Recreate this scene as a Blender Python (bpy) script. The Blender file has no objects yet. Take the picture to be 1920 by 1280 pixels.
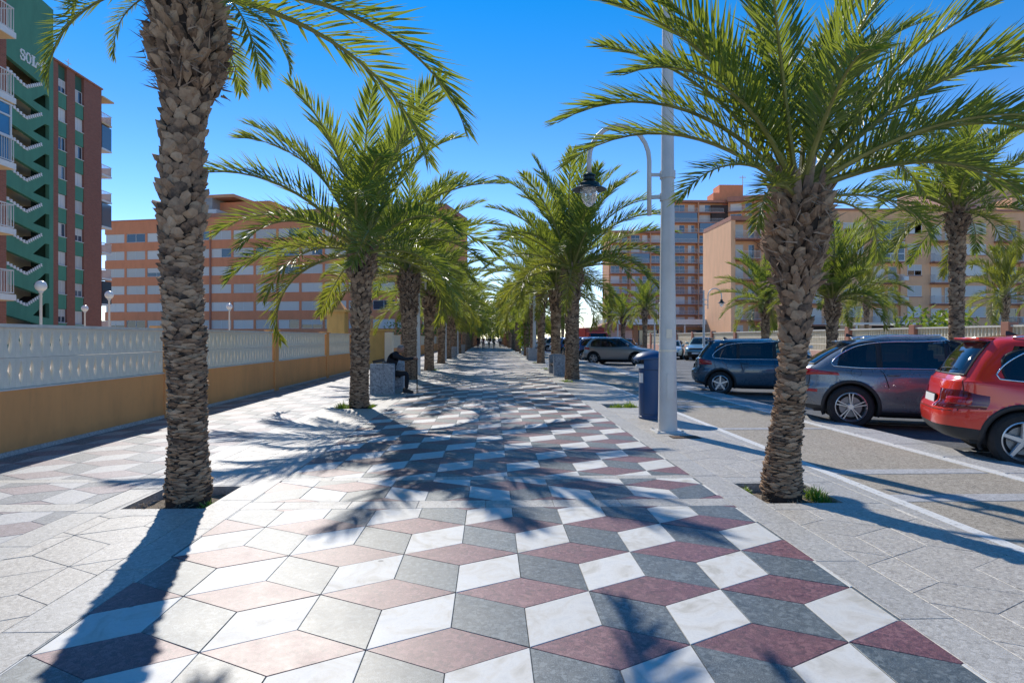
import bpy, bmesh, math, random
from mathutils import Vector, Matrix, Euler, noise as mnoise
from mathutils.geometry import tessellate_polygon
R = math.radians
sc = bpy.context.scene
COL = sc.collection

# ------------------------------------------------------------------ camera
cam_d = bpy.data.cameras.new("camera")
cam = bpy.data.objects.new("camera", cam_d)
COL.objects.link(cam)
cam.location = (0, 0, 1.52)
cam.rotation_euler = (R(90), 0, -R(1.957))
cam_d.sensor_width = 36
cam_d.lens = 22.573
cam_d.shift_y = -5 / 1400
cam_d.clip_start = 0.05
cam_d.clip_end = 3000
sc.camera = cam

# ------------------------------------------------------------------ sky and sun
SUN_EL, SUN_AZ = 39.5, -19.4          # azimuth from +Y, negative = to the left
world = bpy.data.worlds.new("World")
sc.world = world
world.use_nodes = True
wn = world.node_tree
for n in list(wn.nodes):
    wn.nodes.remove(n)
sky = wn.nodes.new("ShaderNodeTexSky")
sky.sky_type = 'NISHITA'
sky.sun_disc = False
sky.sun_elevation = R(SUN_EL)
sky.sun_rotation = R(SUN_AZ)
sky.altitude = 0
sky.air_density = 1.0
sky.dust_density = 0.0
sky.ozone_density = 4.5
hs = wn.nodes.new("ShaderNodeHueSaturation")
hs.inputs['Hue'].default_value = 0.500
hs.inputs['Saturation'].default_value = 1.37
bg = wn.nodes.new("ShaderNodeBackground")
bg.inputs['Strength'].default_value = 0.15
wo = wn.nodes.new("ShaderNodeOutputWorld")
wn.links.new(sky.outputs[0], hs.inputs['Color'])
tint = wn.nodes.new("ShaderNodeMix"); tint.data_type = 'RGBA'; tint.blend_type = 'MULTIPLY'
tint.inputs[0].default_value = 1.0
tc = wn.nodes.new("ShaderNodeTexCoord"); sx = wn.nodes.new("ShaderNodeSeparateXYZ"); rp_ = wn.nodes.new("ShaderNodeValToRGB")
wn.links.new(tc.outputs['Generated'], sx.inputs[0]); wn.links.new(sx.outputs['Z'], rp_.inputs[0])
rp_.color_ramp.elements[0].position = 0.0; rp_.color_ramp.elements[0].color = (.62, .64, .74, 1)
rp_.color_ramp.elements[1].position = 0.30; rp_.color_ramp.elements[1].color = (1.05, .50, .50, 1)
wn.links.new(rp_.outputs[0], tint.inputs[7])
wn.links.new(hs.outputs[0], tint.inputs[6])
wn.links.new(tint.outputs[2], bg.inputs['Color'])
wn.links.new(bg.outputs[0], wo.inputs['Surface'])
sun_d = bpy.data.lights.new("sun", 'SUN')
sun_d.energy = 2.1
sun_d.angle = R(0.55)
sun_d.color = (1.0, 0.945, 0.86)
sun = bpy.data.objects.new("sun", sun_d)
COL.objects.link(sun)
sun.location = (-10, 30, 40)
_sd = Vector((math.sin(R(SUN_AZ)) * math.cos(R(SUN_EL)), math.cos(R(SUN_AZ)) * math.cos(R(SUN_EL)), math.sin(R(SUN_EL))))
sun.rotation_euler = _sd.to_track_quat('Z', 'Y').to_euler()
sc.view_settings.view_transform = 'Standard'
sc.view_settings.look = 'None'
sc.view_settings.exposure = 1.12
sc.view_settings.gamma = 1.0
sc.view_settings.use_curve_mapping = False
sc.render.engine = 'CYCLES'
sc.cycles.max_bounces = 6
sc.cycles.diffuse_bounces = 3
sc.cycles.glossy_bounces = 3
sc.cycles.transparent_max_bounces = 12
sc.cycles.transmission_bounces = 4
sc.cycles.use_denoising = True
sc.cycles.sample_clamp_indirect = 6

# ------------------------------------------------------------------ helpers
def link(o, parent=None):
    COL.objects.link(o)
    if parent is not None:
        o.parent = parent
    return o

class MB:
    """collects geometry for ONE mesh object"""
    def __init__(s):
        s.v, s.f, s.m = [], [], []
    def add(s, vs, fs, m=0):
        b = len(s.v)
        s.v += [tuple(p) for p in vs]
        for f in fs:
            s.f.append(tuple(b + i for i in f)); s.m.append(m)
        return b
    def box(s, x0, x1, y0, y1, z0, z1, m=0):
        s.add([(x0,y0,z0),(x1,y0,z0),(x1,y1,z0),(x0,y1,z0),(x0,y0,z1),(x1,y0,z1),(x1,y1,z1),(x0,y1,z1)],
              [(0,3,2,1),(4,5,6,7),(0,1,5,4),(1,2,6,5),(2,3,7,6),(3,0,4,7)], m)
    def bev(s, x0, x1, y0, y1, z0, z1, b=.01, m=0):
        """box with chamfered vertical edges and top"""
        def ring(i, z):
            return [(x0+b+i,y0+i,z),(x1-b-i,y0+i,z),(x1-i,y0+b+i,z),(x1-i,y1-b-i,z),(x1-b-i,y1-i,z),(x0+b+i,y1-i,z),(x0+i,y1-b-i,z),(x0+i,y0+b+i,z)]
        vs = ring(0, z0) + ring(0, z1 - b) + ring(b*.7, z1)
        fs = [tuple(reversed(range(8)))]
        for k in (0, 8):
            for i in range(8):
                j = (i + 1) % 8
                fs.append((k+i, k+j, k+8+j, k+8+i))
        fs.append(tuple(range(16, 24)))
        s.add(vs, fs, m)
    def obox(s, c, ux, uy, uz, m=0):
        """oriented box: centre and three half-extent vectors"""
        c, ux, uy, uz = Vector(c), Vector(ux), Vector(uy), Vector(uz)
        vs = [c + sx*ux + sy*uy + sz*uz for sz in (-1,1) for sx, sy in ((-1,-1),(1,-1),(1,1),(-1,1))]
        s.add(vs, [(0,3,2,1),(4,5,6,7),(0,1,5,4),(1,2,6,5),(2,3,7,6),(3,0,4,7)], m)
    def prism(s, poly, z0, z1, m=0, axis='z'):
        """vertical extrusion of an XY polygon (CCW); axis x: poly is (y,z) run along x; y: poly is (x,z)"""
        n = len(poly)
        if axis == 'z':
            vs = [(p[0],p[1],z0) for p in poly] + [(p[0],p[1],z1) for p in poly]
        elif axis == 'x':
            vs = [(z0,p[0],p[1]) for p in poly] + [(z1,p[0],p[1]) for p in poly]
        else:
            vs = [(p[0],z0,p[1]) for p in poly] + [(p[0],z1,p[1]) for p in poly]
        fs = [tuple(reversed(range(n))), tuple(range(n, 2*n))]
        for i in range(n):
            j = (i+1) % n
            fs.append((i, j, n+j, n+i))
        s.add(vs, fs, m)
    def tube(s, pts, r, n=8, m=0, caps=True):
        pts = [Vector(p) for p in pts]
        rs = r if isinstance(r, (list, tuple)) else [r] * len(pts)
        vs = []; up = None
        for i, p in enumerate(pts):
            t = (pts[min(i+1, len(pts)-1)] - pts[max(i-1, 0)])
            t = t.normalized() if t.length > 1e-9 else Vector((0,0,1))
            if up is None:
                up = t.orthogonal().normalized()
            up = (up - t * up.dot(t))
            up = up.normalized() if up.length > 1e-6 else t.orthogonal().normalized()
            side = t.cross(up)
            for k in range(n):
                a = 2*math.pi*k/n
                vs.append(p + (up*math.cos(a) + side*math.sin(a)) * rs[i])
        fs = []
        for i in range(len(pts)-1):
            for k in range(n):
                l = (k+1) % n
                fs.append((i*n+k, i*n+l, (i+1)*n+l, (i+1)*n+k))
        if caps:
            fs.append(tuple(reversed(range(n)))); fs.append(tuple(range((len(pts)-1)*n, len(pts)*n)))
        s.add(vs, fs, m)
    def lathe(s, prof, n=24, m=0, c=(0,0,0), axis='z', cap=False):
        vs = []
        for r, h in prof:
            for k in range(n):
                a = 2*math.pi*k/n
                x, y = r*math.cos(a), r*math.sin(a)
                if axis == 'z': vs.append((c[0]+x, c[1]+y, c[2]+h))
                else: vs.append((c[0]+x, c[1]+h, c[2]+y))
        fs = []
        for i in range(len(prof)-1):
            for k in range(n):
                l = (k+1) % n
                f = (i*n+k, i*n+l, (i+1)*n+l, (i+1)*n+k)
                fs.append(f if axis == 'z' else tuple(reversed(f)))
        if cap:
            fs.append(tuple(reversed(range(n)))); fs.append(tuple(range((len(prof)-1)*n, len(prof)*n)))
        s.add(vs, fs, m)
    def mesh(s, name, mats, smooth=False):
        me = bpy.data.meshes.new(name)
        me.from_pydata(s.v, [], s.f)
        mats = mats if isinstance(mats, (list, tuple)) else [mats]
        for mt in mats:
            me.materials.append(mt)
        if any(s.m):
            me.polygons.foreach_set('material_index', s.m)
        if smooth:
            me.polygons.foreach_set('use_smooth', [True]*len(me.polygons))
        me.update()
        return me
    def build(s, name, mats, parent=None, loc=(0,0,0), rot=(0,0,0), smooth=False, auto=None):
        o = bpy.data.objects.new(name, s.mesh(name, mats, smooth))
        o.location = loc; o.rotation_euler = rot
        link(o, parent)
        if auto is not None:
            smooth_by_angle(o.data, auto)
        return o

def smooth_by_angle(me, deg):
    me.polygons.foreach_set('use_smooth', [True]*len(me.polygons))
    bm = bmesh.new(); bm.from_mesh(me)
    c = R(deg)
    for e in bm.edges:
        if len(e.link_faces) == 2 and e.calc_face_angle(0) > c:
            e.smooth = False
    bm.to_mesh(me); bm.free()

def thing(name, label, cat, loc=(0,0,0), rz=0, group=None):
    o = bpy.data.objects.new(name, None)
    o.empty_display_size = .2
    o.location = loc; o.rotation_euler = (0,0,rz)
    link(o)
    o['label'] = label; o['category'] = cat
    if group: o['group'] = group
    return o
def tag(o, label, cat, group=None):
    o['label'] = label; o['category'] = cat
    if group: o['group'] = group
    return o
def inst(name, me, parent=None, loc=(0,0,0), rot=(0,0,0), scale=(1,1,1)):
    o = bpy.data.objects.new(name, me)
    o.location = loc; o.rotation_euler = rot; o.scale = scale
    return link(o, parent)
def structure(o):
    o['kind'] = 'structure'; return o
def stuff(o):
    o['kind'] = 'stuff'; return o

# ------------------------------------------------------------------ materials
class NT:
    def __init__(s, name):
        s.mat = bpy.data.materials.new(name); s.mat.use_nodes = True
        s.t = s.mat.node_tree; s.n = s.t.nodes; s.bsdf = s.n['Principled BSDF']; s.out = s.n['Material Output']
    def node(s, typ, **kw):
        nd = s.n.new(typ)
        for k, v in kw.items():
            setattr(nd, k, v)
        return nd
    def lk(s, a, b): s.t.links.new(a, b)
    def coord(s, kind='Object', scale=1.0):
        c = s.node('ShaderNodeTexCoord')
        if kind == 'World':
            g = s.node('ShaderNodeNewGeometry'); return g.outputs['Position']
        return c.outputs[kind]
    def noise(s, scale, detail=3, rough=.6, vec=None, dist=0, dims=None):
        t = s.node('ShaderNodeTexNoise'); t.inputs['Scale'].default_value = scale
        t.inputs['Detail'].default_value = detail; t.inputs['Roughness'].default_value = rough
        t.inputs['Distortion'].default_value = dist
        if vec is not None: s.lk(vec, t.inputs['Vector'])
        return t.outputs['Fac']
    def vmul(s, vec, xyz):
        m = s.node('ShaderNodeVectorMath', operation='MULTIPLY'); s.lk(vec, m.inputs[0]); m.inputs[1].default_value = xyz
        return m.outputs[0]
    def ramp(s, fac, stops, interp='LINEAR'):
        r = s.node('ShaderNodeValToRGB'); r.color_ramp.interpolation = interp
        e = r.color_ramp.elements
        while len(e) < len(stops): e.new(.5)
        for i, (p, c) in enumerate(stops):
            e[i].position = p; e[i].color = (*c, 1) if len(c) == 3 else c
        s.lk(fac, r.inputs[0]); return r.outputs[0]
    def mix(s, fac, a, b, mode='MIX'):
        m = s.node('ShaderNodeMix', data_type='RGBA', blend_type=mode)
        for sock, v in ((m.inputs[0], fac), (m.inputs[6], a), (m.inputs[7], b)):
            if isinstance(v, (int, float)): sock.default_value = v
            elif isinstance(v, tuple): sock.default_value = (*v, 1) if len(v) == 3 else v
            else: s.lk(v, sock)
        return m.outputs[2]
    def math(s, op, a, b=0.0, c=None):
        m = s.node('ShaderNodeMath', operation=op)
        for i, v in enumerate((a, b) if c is None else (a, b, c)):
            if isinstance(v, (int, float)): m.inputs[i].default_value = v
            else: s.lk(v, m.inputs[i])
        return m.outputs[0]
    def bump(s, h, strength=.3, dist=.01, normal=None):
        b = s.node('ShaderNodeBump'); b.inputs['Strength'].default_value = strength; b.inputs['Distance'].default_value = dist
        s.lk(h, b.inputs['Height'])
        if normal is not None: s.lk(normal, b.inputs['Normal'])
        s.lk(b.outputs[0], s.bsdf.inputs['Normal']); return b.outputs[0]
    def set(s, color=None, rough=None, metal=None, **kw):
        for k, v in (('Base Color', color), ('Roughness', rough), ('Metallic', metal)):
            if v is None: continue
            if isinstance(v, (int, float)): s.bsdf.inputs[k].default_value = v
            elif isinstance(v, tuple): s.bsdf.inputs[k].default_value = (*v, 1)
            else: s.lk(v, s.bsdf.inputs[k])
        for k, v in kw.items():
            s.bsdf.inputs[k].default_value = v
    def rnd(s):
        g = s.node('ShaderNodeNewGeometry'); o = s.node('ShaderNodeObjectInfo')
        a = s.math('ADD', g.outputs['Random Per Island'], o.outputs['Random'])
        return s.math('FRACT', a)

def simple(name, col, rough=.6, metal=0.0, var=.12, nscale=3.0, bump=0.0, bscale=60.0, spec=None):
    t = NT(name)
    v = t.coord('Object')
    f = t.noise(nscale, 4, .6, v)
    lo = tuple(c * (1 - var) for c in col); hi = tuple(min(1, c * (1 + var)) for c in col)
    t.set(t.ramp(f, [(.3, lo), (.7, hi)]), rough, metal)
    if spec is not None: t.set(**{'Specular IOR Level': spec})
    if bump: t.bump(t.noise(bscale, 3, .6, v), bump, .01)
    return t.mat

def speckle(name, base, dark, light, rough, scale=260, tint=.10, stain=.12, spec=.5, rvar=.08, blotch=.22):
    """terrazzo or granite: fine speckle, per-tile tint, stains with their own shape"""
    t = NT(name)
    w = t.coord('World')
    n1 = t.noise(scale, 2, .7, w)
    c = t.ramp(n1, [(.36, dark), (.5, base), (.66, light)])
    vc = t.node('ShaderNodeTexVoronoi'); vc.inputs['Scale'].default_value = scale*.28; t.lk(w, vc.inputs['Vector'])
    sepc = t.node('ShaderNodeSeparateColor'); t.lk(vc.outputs['Color'], sepc.inputs[0])
    c = t.mix(t.math('MULTIPLY', t.ramp(sepc.outputs[0], [(.72, (0,0,0)), (.80, (1,1,1))]), .55), c, light)
    c = t.mix(t.math('MULTIPLY', t.ramp(sepc.outputs[1], [(.78, (0,0,0)), (.84, (1,1,1))]), .6), c, dark)
    nb_ = t.noise(9, 6, .75, w)
    c = t.mix(t.math('MULTIPLY', t.ramp(nb_, [(.40, (0,0,0)), (.62, (1,1,1))]), blotch), c, tuple(x*.5 + .10 for x in light))
    n2 = t.noise(2.2, 5, .65, w)
    c = t.mix(t.math('MULTIPLY', t.ramp(n2, [(.45, (0,0,0)), (.75, (1,1,1))]), stain), c, tuple(x*.55 for x in base))
    n4 = t.noise(14, 4, .6, w)
    c = t.mix(t.math('MULTIPLY', t.ramp(n4, [(.62, (0,0,0)), (.72, (1,1,1))]), stain*1.5), c, tuple(x*.5 for x in base))
    # small dark gum spots and pale nicks
    vo = t.node('ShaderNodeTexVoronoi'); vo.inputs['Scale'].default_value = 2.6; t.lk(w, vo.inputs['Vector'])
    spot = t.ramp(vo.outputs['Distance'], [(.035, (1,1,1)), (.06, (0,0,0))])
    c = t.mix(t.math('MULTIPLY', spot, .7), c, tuple(x*.22+.02 for x in base))
    r = t.rnd()
    br = t.math('MULTIPLY_ADD', r, 2*tint, 1 - tint)
    m = t.node('ShaderNodeVectorMath', operation='SCALE'); t.lk(c, m.inputs[0]); t.lk(br, m.inputs['Scale'])
    rr = t.math('MULTIPLY_ADD', t.math('ADD', n2, t.math('MULTIPLY', t.math('SUBTRACT', nb_, .5), 1.2)), rvar*2, rough - rvar)
    t.set(m.outputs[0], rr); t.set(**{'Specular IOR Level': spec})
    t.bump(n1, .10, .002)
    return t.mat

def marble(name):
    t = NT(name)
    w = t.coord('World')
    g = t.rnd()
    off = t.node('ShaderNodeVectorMath', operation='ADD'); t.lk(w, off.inputs[0])
    cmb = t.node('ShaderNodeCombineXYZ'); t.lk(t.math('MULTIPLY', g, 37), cmb.inputs[0]); t.lk(t.math('MULTIPLY', g, 91), cmb.inputs[2])
    t.lk(cmb.outputs[0], off.inputs[1])
    n1 = t.noise(3.5, 6, .6, off.outputs[0], 1.6)
    c = t.ramp(n1, [(.30, (.50,.47,.40)), (.44, (.66,.63,.57)), (.55, (.72,.71,.67)), (.75, (.62,.62,.60))])
    n2 = t.noise(7, 8, .7, off.outputs[0], 3.0)
    c = t.mix(t.math('MULTIPLY', t.ramp(n2, [(.485, (0,0,0)), (.5, (1,1,1)), (.515, (0,0,0))]), .35), c, (.36,.36,.36))
    n3 = t.noise(2.2, 4, .6, w)
    c = t.mix(t.math('MULTIPLY', n3, .25), c, (.45,.42,.36))
    vo = t.node('ShaderNodeTexVoronoi'); vo.inputs['Scale'].default_value = 2.1; t.lk(w, vo.inputs['Vector'])
    c = t.mix(t.math('MULTIPLY', t.ramp(vo.outputs['Distance'], [(.03, (1,1,1)), (.05, (0,0,0))]), .7), c, (.12,.11,.10))
    m = t.node('ShaderNodeVectorMath', operation='SCALE'); t.lk(c, m.inputs[0]); t.lk(t.math('MULTIPLY_ADD', g, .14, .9), m.inputs['Scale'])
    t.set(m.outputs[0], t.math('MULTIPLY_ADD', n3, .15, .50))
    t.bump(n2, .04, .002)
    return t.mat

M = {}
M['marble'] = marble('white_marble')
M['red_tile'] = speckle('red_terrazzo', (.165,.055,.062), (.06,.022,.03), (.32,.15,.15), .49, 170, .14, spec=.74, blotch=.10, stain=.2)
M['grey_tile'] = speckle('slate_terrazzo', (.085,.102,.108), (.035,.05,.055), (.22,.25,.25), .48, 170, .14, spec=.74, blotch=.12, stain=.2)
M['white_dull'] = speckle('dull_white_terrazzo', (.40,.395,.385), (.28,.275,.27), (.52,.51,.50), .55, 200, .08, spec=.5)  # duller white for the left pavement tiles
M['red_glare'] = speckle('red_terrazzo_glare', (.23,.175,.185), (.13,.09,.10), (.38,.31,.32), .56, 200, .10, spec=.5)  # red tile paled: sun glare is put into the colour
M['grey_glare'] = speckle('grey_terrazzo_glare', (.19,.195,.205), (.10,.105,.11), (.36,.37,.38), .56, 200, .12, spec=.4)  # grey tile lightened, the same glare painted into its colour
M['granite'] = speckle('pale_granite', (.47,.425,.355), (.25,.22,.19), (.68,.63,.55), .50, 210, .05, .10)
M['granite_band'] = speckle('warm_granite_band', (.44,.415,.37), (.26,.24,.21), (.60,.57,.52), .52, 190, .06, .12)
M['joint'] = simple('joint_dirt', (.06,.055,.05), .95)
M['lane'] = speckle('lane_asphalt', (.34,.295,.23), (.17,.145,.115), (.50,.44,.36), .8, 160, 0, .22, blotch=.05)
M['kerb'] = speckle('kerb_granite', (.42,.41,.40), (.25,.24,.23), (.58,.57,.56), .6, 150, .07, .2)
M['road'] = speckle('road_asphalt', (.115,.113,.110), (.05,.05,.05), (.18,.178,.175), .75, 130, 0, .35, blotch=.10)
def paint_mat():
    t = NT('road_paint'); w = t.coord('World')
    n = t.noise(18, 6, .75, w)
    t.set(t.ramp(n, [(.36, (.30,.29,.28)), (.44, (.66,.65,.62)), (.7, (.74,.73,.70))]), .6)
    return t.mat
M['paint'] = paint_mat()
M['soil'] = simple('pit_soil', (.20,.155,.11), .95, 0, .35, 14, .8, 50)
M['far_ground'] = simple('far_ground', (.36,.31,.24), .95, 0, .2, .2)
M['garden_paving'] = simple('garden_paving', (.55,.46,.34), .9, 0, .12, .7)
def plaster(name, col, stain=.25):
    t = NT(name); w = t.coord('World')
    n = t.noise(1.1, 6, .65, t.vmul(w, (1,1,.35)))
    n2 = t.noise(45, 3, .6, w)
    c = t.ramp(n, [(.3, tuple(x*(1-stain) for x in col)), (.55, col), (.8, tuple(min(1, x*1.08) for x in col))])
    n3 = t.noise(9, 4, .7, w)
    c = t.mix(t.math('MULTIPLY', t.ramp(n3, [(.6, (0,0,0)), (.75, (1,1,1))]), .2), c, tuple(x*.6 for x in col))
    sp = t.node('ShaderNodeSeparateXYZ'); t.lk(w, sp.inputs[0])
    drip = t.noise(3.0, 5, .7, t.vmul(w, (2.2, 2.2, .18)))
    c = t.mix(t.math('MULTIPLY', t.ramp(drip, [(.52, (0,0,0)), (.72, (1,1,1))]), stain*1.1), c, tuple(x*.45+.03 for x in col))
    foot = t.math('ADD', sp.outputs['Z'], t.math('MULTIPLY', t.noise(2.4, 5, .7, w), .28))
    c = t.mix(t.math('MULTIPLY', t.ramp(foot, [(.14, (1,1,1)), (.34, (0,0,0))]), .45), c, tuple(x*.45+.02 for x in col))
    t.set(c, .88); t.bump(n2, .25, .004)
    return t.mat
M['ochre'] = plaster('ochre_plaster', (.86,.385,.135), .16)
M['ochre_light'] = plaster('yellow_plaster', (.68,.45,.16))
M['block_white'] = simple('white_breeze_block', (.84,.76,.62), .8, 0, .08, 4, .2, 80)
M['block_cream'] = simple('cream_and_painted_sun', (.85,.76,.60), .8, 0, .05, 4)  # plain cream; in the breeze block openings it paints in sunlight
M['white_paint'] = simple('white_paint', (.74,.73,.70), .55, 0, .06, 5)
M['coping'] = simple('coping_stone', (.68,.64,.57), .8, 0, .10, 5)
# ------------------------------------------------------------------ ground sheets
def sheet(name, x0, x1, y0, y1, z, mat, holes=()):
    mb = MB()
    if not holes:
        mb.add([(x0,y0,z),(x1,y0,z),(x1,y1,z),(x0,y1,z)], [(0,1,2,3)])
    else:
        ys = sorted(set([y0, y1] + [h[2] for h in holes] + [h[3] for h in holes]))
        ys = [y for y in ys if y0 <= y <= y1]
        for a, b in zip(ys, ys[1:]):
            cuts = [(max(x0, h[0]), min(x1, h[1])) for h in holes if h[2] <= a and h[3] >= b and h[0] < x1 and h[1] > x0]
            xs = x0
            for c0, c1 in sorted(cuts):
                if c0 > xs: mb.add([(xs,a,z),(c0,a,z),(c0,b,z),(xs,b,z)], [(0,1,2,3)])
                xs = c1
            if xs < x1: mb.add([(xs,a,z),(x1,a,z),(x1,b,z),(xs,b,z)], [(0,1,2,3)])
    return structure(mb.build(name, mat))

PY = [6.22 + 8.06*k for k in range(24)]               # palm stations along the promenade
LX, RX = -2.87, 2.87
PITS = []
for k, y in enumerate(PY):
    PITS.append((-3.32, -2.52, y-.42, y+.50))
    PITS.append((2.52, 3.30, y-.42, y+.45))
sheet('ground', -900, 900, -60, 1500, -.40, M['far_ground'])
sheet('garden_ground', -60, -6.32, -20, 240, -.02, M['garden_paving'])
ROADZ = -.10
sheet('road', 6.36, 16.4, -30, 420, ROADZ, M['road'])
sheet('far_pavement', 16.4, 60, -30, 300, .02, M['granite_band'])
bed = sheet('promenade', -6.20, 3.62, -6, 300, -.016, M['joint'], PITS)
structure(bed)
sheet('cycle_lane', 3.72, 5.70, -6, 300, -.004, M['lane'])

# ------------------------------------------------------------------ rhomb tiles
TW, TA = .40, .4615
CX0, CY0 = .195, 4.075
def clip(poly, x0, x1, y0, y1):
    def cl(p, inside, inter):
        out = []
        for i in range(len(p)):
            a, b = p[i-1], p[i]
            ia, ib = inside(a), inside(b)
            if ib:
                if not ia: out.append(inter(a, b))
                out.append(b)
            elif ia: out.append(inter(a, b))
        return out
    def ix(v):
        return lambda a, b: (v, a[1] + (b[1]-a[1]) * (v-a[0]) / (b[0]-a[0]))
    def iy(v):
        return lambda a, b: (a[0] + (b[0]-a[0]) * (v-a[1]) / (b[1]-a[1]), v)
    for ins, it in ((lambda p: p[0] > x0, ix(x0)), (lambda p: p[0] < x1, ix(x1)), (lambda p: p[1] > y0, iy(y0)), (lambda p: p[1] < y1, iy(y1))):
        if len(poly) < 3: return []
        poly = cl(poly, ins, it)
    return poly
def area(p):
    return .5 * sum(p[i-1][0]*p[i][1] - p[i][0]*p[i-1][1] for i in range(len(p)))
def inset(p, d):
    n = len(p); out = []
    for i in range(n):
        a, b, c = Vector(p[i-1]), Vector(p[i]), Vector(p[(i+1) % n])
        e1 = (b-a).normalized(); e2 = (c-b).normalized()
        n1 = Vector((-e1.y, e1.x)); n2 = Vector((-e2.y, e2.x))
        k = 1 + n1.dot(n2)
        if k < .15: k = .15
        q = b + (n1+n2) * (d/k); out.append((q.x, q.y))
    return out
def clean(p):
    q = []
    for a in p:
        if not q or math.hypot(a[0]-q[-1][0], a[1]-q[-1][1]) > .012: q.append(a)
    if len(q) > 2 and math.hypot(q[0][0]-q[-1][0], q[0][1]-q[-1][1]) <= .012: q.pop()
    return q
def rhombs(x0, x1, y0, y1, flip=False, cx=CX0, cy=CY0):
    """yield (kind, polygon) of the tumbling-block pattern clipped to a rectangle"""
    h = TA
    jn = int((y1-y0) / (1.5*h)) + 4
    j0 = int((y0-cy) / (1.5*h)) - 2
    for j in range(j0, j0+jn):
        yc = cy + 1.5*h*j
        off = TW if j % 2 else 0
        i0 = int((x0-cx) / (2*TW)) - 2; i1 = int((x1-cx) / (2*TW)) + 2
        for i in range(i0, i1+1):
            xc = cx + off + 2*TW*i
            C = (xc, yc); T = (xc, yc+h); TL = (xc-TW, yc+h/2); TR = (xc+TW, yc+h/2)
            BL = (xc-TW, yc-h/2); BR = (xc+TW, yc-h/2); B = (xc, yc-h)
            for kind, p in (('w', [BL, C, T, TL]), ('g', [C, BR, TR, T]), ('r', [BL, B, BR, C])):
                if flip: p = [(a, 2*cy - b) for a, b in p][::-1]
                q = clean(clip(p, x0, x1, y0, y1))
                if len(q) >= 3 and area(q) > .0012: yield kind, q
def tile_mb(poly, mb, m=0, z=0.0, tilt=(0,0), gap=.0016, th=.014):
    p = inset(poly, gap)
    n = len(p)
    cx = sum(a[0] for a in p)/n; cy = sum(a[1] for a in p)/n
    t = inset(p, .0022)
    def zz(a, d): return z + d + (a[0]-cx)*tilt[0] + (a[1]-cy)*tilt[1]
    vs = [(a[0],a[1],z-th) for a in p] + [(a[0],a[1],zz(a,-.0022)) for a in p] + [(a[0],a[1],zz(a,0)) for a in t]
    fs = []
    for k in (0, n):
        for i in range(n):
            j = (i+1) % n
            fs.append((k+i, k+j, k+n+j, k+n+i))
    fs.append(tuple(range(2*n, 3*n)))
    mb.add(vs, fs, m)
rng = random.Random(4)
TM = {'w': M['marble'], 'r': M['red_tile'], 'g': M['grey_tile'], 's': M['granite'], 'b': M['granite_band']}
def hits_pit(p):
    cx = sum(a[0] for a in p)/len(p); cy = sum(a[1] for a in p)/len(p)
    return any(a < cx < b and c < cy < d for a, b, c, d in PITS)
def lay(parent, polys, limit, rest_name, near=None, mats=TM, zr=.0009, tl=.0022):
    """the nearest `limit` tiles become parts, the rest one joined part"""
    lst = []
    for kind, p in polys:
        cx = sum(a[0] for a in p)/len(p); cy = sum(a[1] for a in p)/len(p)
        # only what can be in view of the camera counts as near
        d = cy if cy > .9 + abs(cx)*.55 else 900 + abs(cy)
        lst.append((d, kind, p, cx, cy))
    lst.sort(key=lambda a: a[0])
    share = {}
    kinds = list(mats); rest = MB()
    for i, (d, kind, p, cx, cy) in enumerate(lst):
        z = rng.uniform(-zr, zr); ti = (rng.gauss(0, tl), rng.gauss(0, tl))
        if i < limit and d < 900:
            key = (kind,) + tuple((round(a[0]-cx, 3), round(a[1]-cy, 3)) for a in p)
            if key not in share:
                mb = MB(); tile_mb([(a[0]-cx, a[1]-cy) for a in p], mb)
                share[key] = mb.mesh('tile', mats[kind])
            o = inst('tile', share[key], parent, (cx, cy, z), (ti[1], -ti[0], 0))
        else:
            if d > 40 and d < 900 : ti = (0, 0)
            tile_mb(p, rest, kinds.index(kind), z, ti)
    o = rest.build(rest_name, [mats[k] for k in kinds], parent)
    stuff(o)
BAND0, BAND1 = (5.76, 6.02), (6.90, 7.06)
polys = []
polys += list(rhombs(-2.22, 2.22, -2, BAND0[0]))
polys += list(rhombs(-2.22, 2.22, BAND0[1], BAND1[0], True, CX0, 6.38))
polys += list(rhombs(-2.22, 2.22, BAND1[1], 95))
def strip_polys(x0, x1, y0, y1, step, kind='b', along='y', off=0.0):
    out = []
    a = (x0 if along == 'x' else y0) + off
    e = x1 if along == 'x' else y1
    lo = x0 if along == 'x' else y0
    while a < e:
        b = min(a+step, e); c = max(a, lo)
        if b - c > .02:
            out.append((kind, [(c,y0),(b,y0),(b,y1),(c,y1)] if along == 'x' else [(x0,c),(x1,c),(x1,b),(x0,b)]))
        a += step
    return out
polys += strip_polys(-2.22, 2.22, BAND0[0], BAND0[1], .62, 'b', 'x', -.3)
polys += strip_polys(-2.22, 2.22, BAND1[0], BAND1[1], .62, 'b', 'x', -.1)
lay(bed, polys, 285, 'far_tiles')
far_strip = sheet('far_promenade', -2.22, 2.22, 95, 300, -.002, M['granite'])

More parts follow.
